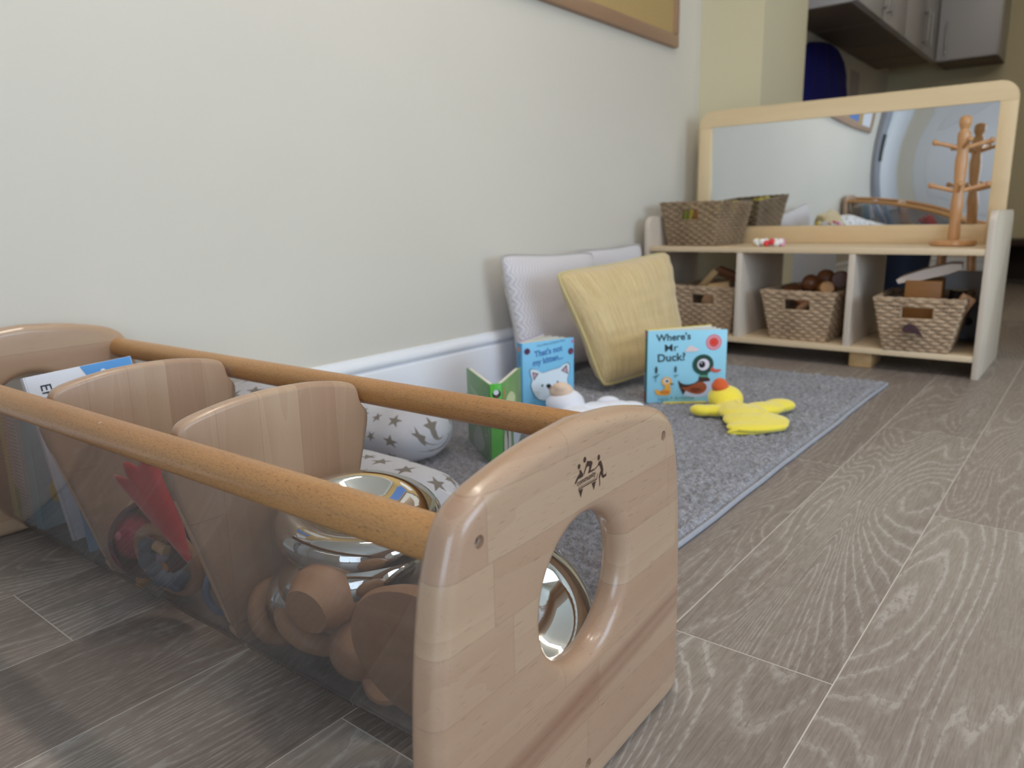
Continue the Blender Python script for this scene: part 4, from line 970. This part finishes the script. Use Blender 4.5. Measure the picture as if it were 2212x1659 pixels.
# ================================================================ HAND PUPPETS
M_pyel = plain('yellow_plush', (244, 222, 70), 0.9, sheen=0.5, bmp=0.25, bs=220, var=0.03)
M_beak = plain('orange_plush', (214, 92, 40), 0.85, sheen=0.3, bmp=0.2, bs=200)
M_pwh = plain('white_plush', (232, 232, 242), 0.9, sheen=0.4, bmp=0.3, bs=200)
def RG(x, y, z): return (x, y, z+RUGZ)
t = thing('hand_puppet', 'yellow duck hand puppet with an orange beak, lying on the rug', 'puppet', (-0.62, 1.65, RUGZ))
L0 = Vector((-0.62, 1.65, RUGZ))
def rel(x, y, z): return (x-L0.x, y-L0.y, z)
parts = [(rel(-0.690, 1.700, 0.030), (0.043, 0.041, 0.034)),
 (rel(-0.690, 1.632, 0.015), (0.043, 0.022, 0.014), (0, 0, 0.35)), (rel(-0.715, 1.618, 0.015), (0.028, 0.020, 0.014)),
 (rel(-0.655, 1.660, 0.018), (0.046, 0.034, 0.018), (0, 0, -0.6)),
 (rel(-0.622, 1.640, 0.018), (0.062, 0.054, 0.018), (0, 0, -0.5)),
 (rel(-0.586, 1.606, 0.015), (0.066, 0.054, 0.015), (0, 0, 0.6)),
 (rel(-0.562, 1.572, 0.012), (0.072, 0.038, 0.012), (0, 0, 0.80)),
 (rel(-0.600, 1.705, 0.016), (0.058, 0.036, 0.016), (0, 0, 0.95)), (rel(-0.580, 1.760, 0.016), (0.042, 0.030, 0.016), (0, 0, 0.9)),
 (rel(-0.578, 1.606, 0.014), (0.074, 0.062, 0.0135), (0, 0, 0.7)), (rel(-0.640, 1.66, 0.030), (0.040, 0.008, 0.010), (0, 0, -0.9)), (rel(-0.592, 1.640, 0.027), (0.045, 0.008, 0.008), (0, 0, -0.5)), (rel(-0.61, 1.60, 0.024), (0.030, 0.007, 0.007), (0, 0, -0.9))]
blob('puppet_body', parts, M_pyel, t, 0.0032, 5)
bm = nb(); hem = catmull([rel(-0.603, 1.512, 0.004), rel(-0.582, 1.522, 0.012), rel(-0.555, 1.548, 0.013), rel(-0.520, 1.585, 0.016), rel(-0.512, 1.606, 0.008), rel(-0.522, 1.592, 0.004), rel(-0.56, 1.54, 0.003)], 6, True)
tube(bm, hem, 0.0034, 8, closed=True); obj('puppet_hem', bm, M_pyel, t, 180)
blob('puppet_beak', [(rel(-0.700, 1.690, 0.062), (0.021, 0.021, 0.016)), (rel(-0.700, 1.688, 0.072), (0.015, 0.015, 0.011))], M_beak, t, 0.0028, 5)
# lamb
L0 = Vector((-0.96, 1.47, RUGZ))
t = thing('hand_puppet', 'white lamb hand puppet with a beige muzzle beside the kitten book', 'puppet', L0)
parts = [(rel(-0.972, 1.425, 0.036), (0.048, 0.044, 0.036)), (rel(-0.925, 1.405, 0.020), (0.040, 0.036, 0.020)), (rel(-0.985, 1.465, 0.022), (0.032, 0.034, 0.022)),
 (rel(-0.918, 1.475, 0.018), (0.040, 0.034, 0.018), (0, 0, 0.8)), (rel(-0.888, 1.515, 0.018), (0.044, 0.030, 0.018), (0, 0, 0.9)), (rel(-0.872, 1.558, 0.014), (0.036, 0.026, 0.013), (0, 0, 0.9)),
 (rel(-0.855, 1.470, 0.013), (0.040, 0.020, 0.012), (0, 0, 0.2)), (rel(-0.925, 1.545, 0.020), (0.030, 0.020, 0.016), (0, 0, 0.6))]
blob('puppet_body', parts, M_pwh, t, 0.0032, 5)
blob('puppet_muzzle', [(rel(-0.978, 1.418, 0.066), (0.030, 0.028, 0.021)), (rel(-0.972, 1.408, 0.078), (0.019, 0.018, 0.013))], plain('beige_plush', (232, 202, 178), 0.85, sheen=0.3), t, 0.003, 5)
bm = nb(); sphere(bm, rel(-0.998, 1.395, 0.081), (0.006, 0.006, 0.005), 14, 8); obj('puppet_nose', bm, plain('black_plush', (22, 20, 22), 0.6), t)
bm = nb(); sphere(bm, rel(-0.842, 1.290, 0.014), (0.020, 0.015, 0.013), 18, 10); tube(bm, [rel(-0.90, 1.39, 0.014), rel(-0.87, 1.345, 0.013), rel(-0.845, 1.30, 0.013)], 0.010, 10)
obj('puppet_hand', bm, plain('pink_plush', (226, 160, 180), 0.85, sheen=0.3), t)

# ================================================================ SHELF UNIT WITH MIRROR
SY0, SY1 = 2.468, 2.905
SX0, SX1 = -1.333, -0.252
su = thing('shelf_unit', 'low birch shelf unit of three cubbies with a framed mirror on its back', 'shelf unit', (0, 0, 0))
for i, (x0, x1, l) in enumerate(((SX0, SX0+0.019, 'upright against the wall'), (SX1-0.019, SX1, 'upright at the open room end'))):
    bm = nb(); vs = box(bm, x0, x1, SY0, SY1, 0, 0.478)
    es = [e for e in bm.edges if all(v.co.z > 0.4 for v in e.verts) and abs(e.verts[0].co.x-e.verts[1].co.x) > 0.01]
    bmesh.ops.bevel(bm, geom=es, offset=0.035, segments=6, profile=0.5, affect='EDGES')
    es = [e for e in bm.edges if len(e.link_faces) == 2 and e.calc_face_angle(0) > 1.2]
    bmesh.ops.bevel(bm, geom=es, offset=0.002, segments=2, profile=0.5, affect='EDGES')
    lab_part(obj('upright', bm, M_plyv, su), l)
xi0, xi1 = SX0+0.019, SX1-0.019
bm = nb(); box(bm, xi0, xi1, SY0+0.001, SY1-0.02, 0.354, 0.372, 0.002); lab_part(obj('shelf_board', bm, M_ply, su), 'top board')
bm = nb(); box(bm, xi0, xi1, SY0+0.001, SY1-0.02, 0.050, 0.068, 0.002); lab_part(obj('shelf_board', bm, M_ply, su), 'bottom board')
for x in (-0.985, -0.628):
    bm = nb(); box(bm, x, x+0.019, SY0+0.003, SY1-0.02, 0.068, 0.354, 0.001); obj('partition', bm, M_plyv, su)
bm = nb(); box(bm, -0.612, -0.545, SY0+0.03, SY0+0.16, 0.0, 0.050, 0.004); obj('support_block', bm, M_block, su)
# mirror frame
MY = 2.872; mx0, mx1, mz1 = -1.312, -0.272, 0.868
def rframe(bm, x0, x1, z0, z1, ix0, ix1, iz0, iz1, r, y0, y1):
    pts = []
    for cx_, cz_, a0 in ((x1-r, z1-r, 0), (x0+r, z1-r, PI/2)):
        for k in range(9): a = a0+k*PI/16; pts.append((cx_+r*math.cos(a), cz_+r*math.sin(a)))
    return pts
bm = nb(); r = 0.052
# top rail with rounded outer corners
pts = rframe(None, mx0, mx1, 0, mz1, 0, 0, 0, 0, r, 0, 0)
poly = [(mx1, 0.808)]+pts+[(mx0, 0.808)]
f0 = [bm.verts.new((x, MY-0.012, z)) for x, z in poly]; f1 = [bm.verts.new((x, MY+0.012, z)) for x, z in poly]
bm.faces.new(f0); bm.faces.new(f1[::-1])
for i in range(len(poly)): j = (i+1) % len(poly); bm.faces.new((f0[i], f1[i], f1[j], f0[j]))
obj('mirror_frame_top', bm, wood('maple_frame_top', (234, 212, 172), (218, 188, 144), 'x', 0.6, 0.4, 0, 8), su)
for x0, x1, l in ((mx0, mx0+0.048, 'left stile'), (mx1-0.048, mx1, 'right stile')):
    bm = nb(); box(bm, x0, x1, MY-0.012, MY+0.012, 0.372, 0.8075, 0.001); lab_part(obj('mirror_frame_stile', bm, wood('maple_frame_v'+l[0], (232, 208, 168), (216, 186, 142), 'z', 0.6, 0.4, 0, 8), su), l)
bm = nb(); box(bm, mx0+0.0485, mx1-0.0485, MY-0.012, MY+0.012, 0.3725, 0.4325, 0.001); obj('mirror_frame_rail', bm, wood('maple_frame_x', (232, 206, 164), (212, 178, 132), 'x', 0.8, 0.4, 0, 8), su)
bm = nb(); nx, nz = 40, 20
x0, x1, z0, z1 = mx0+0.048, mx1-0.048, 0.432, 0.808
G = [[bm.verts.new((x0+(x1-x0)*i/nx, MY-0.004+0.0073*(1-j/nz)+0.0021*(1-(j/nz)**2)-0.006*math.sin(PI*i/nx)*math.sin(PI*j/nz)+0.0015*math.sin(2.2*PI*i/nx+1.2), z0+(z1-z0)*j/nz)) for i in range(nx+1)] for j in range(nz+1)]
for j in range(nz):
    for i in range(nx): bm.faces.new((G[j][i], G[j][i+1], G[j+1][i+1], G[j+1][i]))
obj('mirror', bm, plain('mirror_silver', (232, 236, 238), 0.012, 1.0), su, 180)
bm = nb(); box(bm, mx0+0.02, mx1-0.02, MY+0.0125, MY+0.017, 0.36, 0.84); obj('mirror_backing', bm, M_ply, su)

# ---- woven baskets
def wickmat(name, a, b_):
    m, nt, N, L, B = newmat(name); v = coords(N, L)
    n1 = ntex(N, L, v, 130, 3, 0.6); n2 = ntex(N, L, v, 9, 2)
    c = ramp(N, L, mth(N, L, 'ADD', mth(N, L, 'MULTIPLY', n1, 0.45), mth(N, L, 'MULTIPLY', n2, 0.55)), [(0.36, tuple(int((p+q)/2) for p, q in zip(a, b_))), (0.60, a)])
    L.new(c, B.inputs['Base Color']); B.inputs['Roughness'].default_value = 0.8; bump(N, L, B, n1, 0.5, 0.002); return m
def basket(name, label, M, w0, w1, d0, d1, h, mats, group, rows=14, hz=(0.62, 0.86), hw=0.043):
    """tapered rectangular basket; bottom w0 x d0, top w1 x d1; front and back have a hand hole"""
    t = thing(name, label, 'basket', M=M, group=group)
    def loop_pt(s, z, off):      # s in 0..4 round the rectangle, off = outward offset
        f = z/h; a, b_ = (w0+(w1-w0)*f)/2, (d0+(d1-d0)*f)/2
        k = int(s) % 4; q = s-int(s)
        P = [(-a, -b_), (a, -b_), (a, b_), (-a, b_)]; Nn = [(0, -1), (1, 0), (0, 1), (-1, 0)]
        p, r_ = P[k], P[(k+1) % 4]
        return Vector((p[0]+(r_[0]-p[0])*q+Nn[k][0]*off, p[1]+(r_[1]-p[1])*q+Nn[k][1]*off, z))
    bm = nb(); nseg = 22; rr = h/rows/2*1.02
    for k in range(rows):
        z = rr+(h-2*rr)*k/(rows-1); fz = z/h
        ph = k % 2
        inhole = hz[0] < fz < hz[1]
        def pts_for(s0, s1, n):
            out = []
            for i in range(n+1):
                s = s0+(s1-s0)*i/n
                out.append(loop_pt(s % 4, z+0.0006*math.sin(s*9+k), 0.0034*math.sin((s*nseg/2+ph)*PI)))
            return out
        N_ = nseg*4*3
        if not inhole:
            tube(bm, pts_for(0, 4, N_)[:-1], rr*0.93, 6, closed=True)
        else:
            wz = w0+(w1-w0)*fz; qh = hw/wz
            tube(bm, pts_for(0.5+qh, 2.5-qh, N_//2), rr*0.93, 6); tube(bm, pts_for(2.5+qh, 4.5-qh, N_//2), rr*0.93, 6)
    box(bm, -w0/2+0.004, w0/2-0.004, -d0/2+0.004, d0/2-0.004, 0.001, 0.006)
    for k in range(4):           # upright stakes the rows are woven round
        for q in range(11):
            sq_ = k+(q+0.5)/11
            if k in (0, 2) and abs((q+0.5)/11-0.5)*w1 < hw*1.05:
                tube(bm, [loop_pt(sq_, 0.004, 0), loop_pt(sq_, hz[0]*h, 0)], 0.0022, 6)
            else: tube(bm, [loop_pt(sq_, 0.004, 0), loop_pt(sq_, h*0.99, 0)], 0.0022, 6)
    obj('woven_body', bm, mats[0], t, 60)
    bm = nb()
    path = [loop_pt(s/24*1.0, h, 0) for s in range(0, 96)]
    n = len(path)
    for ph in (0, PI):
        tube(bm, [p+Vector((0, 0, 0.0025*math.sin(i*1.1+ph)))+Vector((p.x, p.y, 0)).normalized()*0.0025*math.cos(i*1.1+ph) for i, p in enumerate(path)], 0.0034, 6, closed=True)
    obj('rim', bm, mats[1], t, 60)
    for sgn in (-1, 1):
        bm = nb(); y = lambda z: sgn*(d0+(d1-d0)*z/h)/2
        z0, z1 = hz[0]*h, hz[1]*h
        p = [(-hw, y(z0), z0), (hw, y(z0), z0), (hw, y(z1), z1), (-hw, y(z1), z1)]
        q = []
        for a, b_ in zip(p, p[1:]+p[:1]): q += [Vector(a).lerp(Vector(b_), k/6) for k in range(6)]
        tube(bm, q, 0.0035, 6, closed=True); obj('hand_hole', bm, mats[1], t, 60)
    return t
W1 = (wickmat('wicker_brown', (196, 168, 138), (108, 82, 60)), wickmat('wicker_rim', (190, 164, 136), (120, 96, 74)))
W2 = (wickmat('wicker_top', (158, 134, 106), (92, 74, 54)), wickmat('wicker_top_rim', (150, 126, 98), (92, 72, 52)))
BG = 'wicker baskets in the cubbies'
basket('wicker_basket', 'wicker basket of pale blocks in the cubby behind the mustard cushion', Matrix.Translation((-1.118, 2.66, 0.0685)), 0.185, 0.236, 0.26, 0.31, 0.160, W1, BG)
basket('wicker_basket', 'wicker basket of brown wooden toys in the middle cubby', Matrix.Translation((-0.777, 2.64, 0.0685)) @ Matrix.Rotation(-0.03, 4, 'Z'), 0.175, 0.236, 0.26, 0.31, 0.160, W1, BG)
basket('wicker_basket', 'wicker basket holding a brown box and pale bat in the right cubby', Matrix.Translation((-0.430, 2.605, 0.0685)) @ Matrix.Rotation(0.05, 4, 'Z'), 0.168, 0.234, 0.26, 0.31, 0.158, W1, BG)
basket('wicker_basket', 'dark wicker basket standing on top of the shelf unit', Matrix.Translation((-1.195, 2.690, 0.3725)), 0.175, 0.225, 0.26, 0.30, 0.150, W2, None, hz=(0.6, 0.86), hw=0.034)

# ---- things in the baskets
def put(name, bm, mat, label, cat, loc, rot=(0, 0, 0), group=None):
    from mathutils import Euler
    o = obj(name, bm, mat); o.matrix_world = Matrix.Translation(loc) @ Euler(rot).to_matrix().to_4x4(); return tag(o, label, cat, group)
def blk(a, b_, c): bm = nb(); box(bm, -a/2, a/2, -b_/2, b_/2, -c/2, c/2, 0.003); return bm
G1 = 'pale wooden blocks in the left basket'
put('wooden_block', blk(0.09, 0.028, 0.024), M_block, 'long pale block sticking up at a slant from the left basket', 'block', (-1.135, 2.59, 0.250), (0.1, -0.85, 0.1), G1)
put('wooden_block', blk(0.075, 0.035, 0.03), M_block, 'short pale block at the front edge of the left basket', 'block', (-1.085, 2.575, 0.228), (0.1, -0.15, 0.2), G1)
put('wooden_block', blk(0.11, 0.032, 0.03), M_toywood2, 'dark block lying across the back of the left basket', 'block', (-1.075, 2.66, 0.262), (0.1, 0.35, 0.1), G1)
put('wooden_block', blk(0.06, 0.04, 0.05), M_toywood, 'mid-brown block seen in the hand hole of the left basket', 'block', (-1.115, 2.58, 0.185), (0.1, 0.35, 0.4), G1)
G2 = 'brown wooden toys in the middle basket'
def ball(r): bm = nb(); sphere(bm, (0, 0, 0), r, 24, 14); return bm
def cyl(r, h): bm = nb(); lathe(bm, [(r*0.9, -h/2), (r, -h/2+r*0.1), (r, h/2-r*0.1), (r*0.9, h/2)], 28); return bm
M_choc = plain('brown_lacquer', (116, 68, 40), 0.35, var=0.1, bs=20); M_honey = plain('honey_lacquer', (178, 128, 70), 0.4, var=0.06, bs=20)
put('wooden_ball', ball(0.029), M_choc, 'dark brown wooden ball on top at the left of the middle basket', 'toy', (-0.775, 2.60, 0.249), (0, 0, 0), G2)
put('wooden_roller', cyl(0.022, 0.075), M_honey, 'honey-coloured roller lying end-on at the front of the middle basket', 'toy', (-0.722, 2.58, 0.236), (1.45, 0, 0.45), G2)
put('wooden_roller', cyl(0.029, 0.07), M_choc, 'darker roller behind the honey-coloured one in the middle basket', 'toy', (-0.700, 2.68, 0.258), (1.5, 0.1, 0.2), G2)
put('wooden_ball', ball(0.032), M_toywood2, 'brown wooden ball at the back of the middle basket', 'toy', (-0.752, 2.69, 0.258), (0, 0, 0), G2)
put('wooden_peg', cyl(0.012, 0.10), M_toywood, 'slanting wooden peg seen in the hand hole of the middle basket', 'toy', (-0.76, 2.545, 0.190), (0.3, 0.9, 0), G2)
put('wooden_peg', cyl(0.012, 0.10), M_toywood2, 'dark peg crossing the other in the hand hole of the middle basket', 'toy', (-0.790, 2.565, 0.185), (0.3, -0.8, 0), G2)
put('wooden_slice', cyl(0.035, 0.02), M_toywood2, 'flat wooden slice at the left rim of the middle basket', 'toy', (-0.835, 2.62, 0.222), (0.2, 0.1, 0), G2)
put('wooden_box', blk(0.098, 0.10, 0.13), M_brownbox, 'brown wooden box standing in the right basket', 'box', (-0.428, 2.575, 0.212), (0.04, 0, 0.06))
bm = nb(); pts = [(-0.085, -0.012), (-0.02, -0.017), (0.05, -0.016), (0.085, -0.010), (0.088, 0.004), (0.06, 0.012), (-0.01, 0.012), (-0.07, 0.006), (-0.088, 0.0)]
c1 = [bm.verts.new((x, -0.03, z)) for x, z in pts]; c2 = [bm.verts.new((x, 0.03, z)) for x, z in pts]
bm.faces.new(c1); bm.faces.new(c2[::-1])
for i in range(len(pts)): j = (i+1) % len(pts); bm.faces.new((c1[i], c2[i], c2[j], c1[j]))
put('wooden_bat', bm, plain('pale_pinkish_wood', (212, 194, 182), 0.5), 'pale rounded wooden bat lying over the brown box', 'bat', (-0.418, 2.56, 0.300), (0.06, -0.27, 0.05))
put('glass_jar', cyl(0.024, 0.08), plain('dark_glass', (36, 30, 28), 0.15), 'dark jar with ribbed lid at the right of the right basket', 'jar', (-0.345, 2.61, 0.205), (0.05, 0.05, 0))
put('wooden_block', blk(0.05, 0.04, 0.10), M_toywood2, 'dark wooden block at the rear left of the right basket', 'block', (-0.475, 2.70, 0.20), (0.1, -0.15, 0.1))
put('wooden_block', blk(0.04, 0.035, 0.06), M_toywood, 'small wooden block leaning on the rim at the right of the right basket', 'block', (-0.322, 2.565, 0.205), (0.1, 0.5, 0.2))
bm = nb(); pts = catmull([(-0.028, 0, 0.006), (-0.012, 0, 0.020), (0.010, 0, 0.010), (0.030, 0, -0.020), (0.018, 0, -0.012), (-0.005, 0, -0.004), (-0.024, 0, -0.004)], 6, True)
c1 = [bm.verts.new((p.x, -0.001, p.z)) for p in pts]; c2 = [bm.verts.new((p.x, 0.001, p.z)) for p in pts]
bm.faces.new(c1); bm.faces.new(c2[::-1])
for i in range(len(pts)): j = (i+1) % len(pts); bm.faces.new((c1[i], c2[i], c2[j], c1[j]))
put('leaf_tag', bm, plain('plum_leather', (58, 26, 34), 0.6), 'dark plum leaf-shaped tag hanging on the right basket front', 'tag', (-0.428, 2.447, 0.134), (-0.16, 0, 0.05))
# grey speaker-like box and white tray at the back of the right cubby
t = thing('toy_camera', 'grey rounded toy with a dark round lens behind the right basket', 'toy', (-0.326, 2.78, 0.0685))
bm = nb(); box(bm, -0.040, 0.040, -0.03, 0.03, 0, 0.125, 0.02, 5); obj('body', bm, plain('slate_plastic', (140, 142, 158), 0.5), t)
bm = nb(); tube(bm, [(0.0, -0.028, 0.065), (0.0, -0.036, 0.065)], 0.012, 24); obj('lens', bm, plain('black_plastic', (12, 12, 14), 0.5), t)
bm = nb(); box(bm, -0.07, 0.07, -0.004, 0.004, -0.10, 0.10, 0.003)
put('white_board', bm, plain('white_card', (206, 206, 212), 0.5), 'white board leaning upright at the back of the right cubby', 'board', (-0.352, 2.835, 0.187), (0.06, 0, 0))
# yellow-green crayons in the top basket
for k in range(5):
    put('crayon', cyl(0.0065, 0.07), [plain('lime', (168, 176, 70), 0.5), plain('orange', (196, 120, 60), 0.5), plain('lemon', (226, 206, 70), 0.5)][(k*2) % 3], ['lime crayon behind the hand hole of the top basket', 'orange crayon behind the hand hole of the top basket', 'second lime crayon behind the hand hole of the top basket', 'lemon crayon at the rim of the top basket', 'lime crayon at the rim of the top basket'][k], 'crayon', (-1.225+0.016*k, 2.575+0.01*k, 0.478), (0.2, 0.3, 0), 'crayons in the top basket')
for k, (x, y) in enumerate(((-1.135, 2.66), (-1.12, 2.76))): put('toy_brick', blk(0.03, 0.03, 0.04), plain('lemon', (226, 206, 70), 0.5), ['yellow brick peeking over the rim of the top basket, nearer the front', 'yellow brick peeking over the rim of the top basket, nearer the mirror'][k], 'toy', (x, y, 0.509), (0.1, 0, 0.3), 'yellow bricks in the top basket')
# bead rattle on the shelf top
t = thing('bead_bracelet', 'little string of white, yellow, red and pink beads on the shelf top', 'beads', (-0.905, 2.545, 0.3725))
bc = [(240, 236, 232), (240, 208, 50), (236, 232, 230), (228, 60, 66), (238, 236, 236), (232, 160, 200), (236, 220, 210), (240, 236, 236), (200, 198, 200)]
for k in range(16):
    a = 2*PI*k/16; bm = nb(); sphere(bm, (0.044*math.cos(a), 0.020*math.sin(a), 0.010+0.006*(k % 2)), 0.0105, 12, 8)
    ci = {0: 5, 1: 5, 8: 1, 7: 1, 12: 3, 13: 3}.get(k, (k*2) % 3*2); obj('bead', bm, plain('bead_%d' % ci, bc[ci], 0.5), t)
# mug tree
t = thing('mug_tree', 'turned wooden mug tree standing on the right of the shelf top', 'mug tree', (-0.385, 2.70, 0.3725))
bm = nb(); lathe(bm, [(0.060, 0), (0.064, 0.003), (0.064, 0.013), (0.060, 0.017), (0.012, 0.0175)], 40); obj('base', bm, M_mug, t)
bm = nb(); lathe(bm, [(0.0165, 0.0172), (0.0175, 0.03), (0.0155, 0.07), (0.0165, 0.10), (0.0185, 0.125), (0.0150, 0.155), (0.0145, 0.19), (0.0175, 0.23), (0.0185, 0.255), (0.0150, 0.275), (0.0160, 0.30), (0.0185, 0.32), (0.0180, 0.335), (0.0145, 0.337), (0.012, 0.343), (0.0125, 0.347), (0.0165, 0.355), (0.0180, 0.365), (0.0165, 0.376), (0.010, 0.383), (0, 0.3845)], 28); obj('post', bm, M_mug, t)
for z, angs in ((0.292, (195, 20, 290, 105)), (0.165, (190, 10, 280, 100))):
    for a in angs:
        a = math.radians(a); d_ = Vector((math.cos(a), math.sin(a), 0)); u_ = Vector((0, 0, 1))
        bm = nb(); tube(bm, [d_*0.012+u_*z, d_*0.055+u_*(z+0.012), d_*0.072+u_*(z+0.016)], 0.0062, 12); sphere(bm, d_*0.075+u_*(z+0.0175), 0.0092, 14, 8); obj('peg', bm, M_mug, t)

# ================================================================ KITCHEN BEYOND THE OPENING
UZ = 1.415; UD = 0.335
run = [(3.86, 4.36), (4.36, 4.86), (4.86, 5.36), (5.36, 5.745)]
def handle(par, base, out, up, l):
    bm = nb(); a = Vector(base); o_ = Vector(out)*0.028; u_ = Vector(up)*l
    tube(bm, [a+o_-Vector(up)*0.02, a+o_+u_+Vector(up)*0.02], 0.0055, 10); tube(bm, [a, a+o_], 0.005, 8); tube(bm, [a+u_, a+u_+o_], 0.005, 8)
    obj('bar_handle', bm, M_steel, par)
for k, (a, b_) in enumerate(run):
    t = thing('wall_cupboard', ['white wall cupboard nearest the pier, its end panel showing', 'second white wall cupboard along the kitchen wall', 'third white wall cupboard along the kitchen wall', 'white wall cupboard in the kitchen corner'][k], 'cupboard', (XW+0.001, a, UZ), group='kitchen wall cupboards')
    bm = nb(); box(bm, 0, UD, 0.0005, b_-a-0.0005, 0, 0.72, 0.001); obj('carcass', bm, [M_unit], t)
    bm = nb(); box(bm, UD+0.001, UD+0.019, 0.002, b_-a-0.002, 0.002, 0.718, 0.002); dr = obj('door', bm, M_unit, t)
    hy = 0.05 if k % 2 else b_-a-0.05
    handle(dr, (UD+0.019, hy, 0.05), (1, 0, 0), (0, 0, 1), 0.16)
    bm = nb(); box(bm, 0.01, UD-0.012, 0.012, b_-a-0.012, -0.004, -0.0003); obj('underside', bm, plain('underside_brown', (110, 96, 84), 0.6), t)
t = thing('wall_cupboard', 'white wall cupboard facing the room on the far kitchen wall', 'cupboard', (-1.03, YF-0.335, UZ), group='kitchen wall cupboards')
bm = nb(); box(bm, 0.0, 0.345, 0, 0.334, 0, 0.72, 0.001); obj('carcass', bm, M_unit, t)
bm = nb(); box(bm, 0.004, 0.341, -0.019, -0.001, 0.002, 0.718, 0.002); dr = obj('door', bm, M_unit, t)
handle(dr, (0.055, -0.019, 0.05), (0, -1, 0), (0, 0, 1), 0.16)
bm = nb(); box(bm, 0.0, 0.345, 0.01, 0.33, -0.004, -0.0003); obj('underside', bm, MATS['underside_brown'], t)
# blue jacket hanging on the kitchen wall
t = thing('jacket', 'royal blue jacket hanging on the kitchen wall beside the pier', 'jacket', (XW+0.002, 4.56, 0.56))
M_blue = plain('royal_blue_cloth', (4, 8, 104), 0.9, bmp=0.2, bs=30)
bm = nb(); rows_ = []
prof = [(0.0, 0.52, 0.07), (0.10, 0.52, 0.08), (0.30, 0.50, 0.09), (0.48, 0.47, 0.09), (0.60, 0.44, 0.085), (0.70, 0.40, 0.08), (0.765, 0.33, 0.075), (0.805, 0.23, 0.06), (0.825, 0.10, 0.04)]
for z, hw_, dp in prof:
    row = []
    for i in range(25):
        a = PI*i/24; row.append(bm.verts.new((dp*math.sin(a)*(1+0.12*math.sin(i*1.7+z*9)), -hw_*math.cos(a), z)))
    rows_.append(row)
for a, b_ in zip(rows_, rows_[1:]):
    for i in range(24): bm.faces.new((a[i], a[i+1], b_[i+1], b_[i]))
for a, b_ in zip(rows_, rows_[1:]): bm.faces.new((a[0], b_[0], b_[24], a[24]))
bm.faces.new(rows_[-1]); bm.faces.new(rows_[0][::-1])
obj('jacket_body', bm, M_blue, t, 180)
bm = nb(); box(bm, 0.075, 0.092, 0.02, 0.26, 0.38, 0.40, 0.004); box(bm, 0.075, 0.088, 0.02, 0.04, 0.24, 0.40, 0.004); obj('pocket_flap', bm, plain('navy_cloth', (4, 6, 60), 0.85), t)
bm = nb(); box(bm, XW+0.001, XW+0.002, 5.15, 5.36, 1.13, 1.34); put('paper_notice', bm, plain('paper_lilac', (186, 176, 176), 0.7), 'small pale notice taped to the kitchen wall beyond the jacket', 'paper', (0, 0, 0))
# radiator
t = thing('radiator', 'white flat radiator low on the kitchen wall', 'radiator', (XW+0.03, 3.75, 0.06))
bm = nb(); box(bm, 0, 0.05, 0, 1.1, 0, 0.46, 0.006); obj('radiator_body', bm, M_white, t)
bm = nb()
for k in range(22): box(bm, 0.0505, 0.058, 0.02+k*0.049, 0.045+k*0.049, 0.03, 0.43, 0.003)
obj('flutes', bm, M_white, t)
# dark low bench and blue bin at the far wall
t = thing('bench', 'dark brown low bench by the far wall at the right edge', 'bench', (-0.36, 5.72, 0))
M_bench = plain('dark_bench', (52, 34, 26), 0.5)
bm = nb(); box(bm, -0.25, 1.4, 0, 0.32, 0.25, 0.29, 0.004); obj('seat', bm, M_bench, t)
for x in (-0.22, 0.08, 0.6, 1.35): bm = nb(); box(bm, x, x+0.05, 0.02, 0.30, 0, 0.25, 0.003); obj('leg', bm, M_bench, t)
bm = nb(); box(bm, -0.25, 1.4, 0.28, 0.30, 0.02, 0.25); obj('back_board', bm, M_bench, t)
bm = nb(); lathe(bm, [(0.13, 0), (0.16, 0.34), (0.165, 0.35), (0.155, 0.35), (0.125, 0.01), (0, 0.01)], 32); put('waste_bin', bm, plain('navy_plastic', (28, 44, 70), 0.4), 'navy blue bin standing beyond the shelf unit', 'bin', (-0.96, 4.95, 0))
t = thing('stool', 'wooden stool beyond the right cubby of the shelf unit', 'stool', (-0.72, 5.25, 0))
bm = nb(); lathe(bm, [(0.15, 0.30), (0.155, 0.31), (0.15, 0.325)], 32); obj('seat', bm, M_toywood, t)
for k in range(4):
    a = PI/4+k*PI/2; bm = nb(); tube(bm, [(0.13*math.cos(a), 0.13*math.sin(a), 0), (0.10*math.cos(a), 0.10*math.sin(a), 0.305)], 0.014, 10); obj('leg', bm, M_toywood, t)
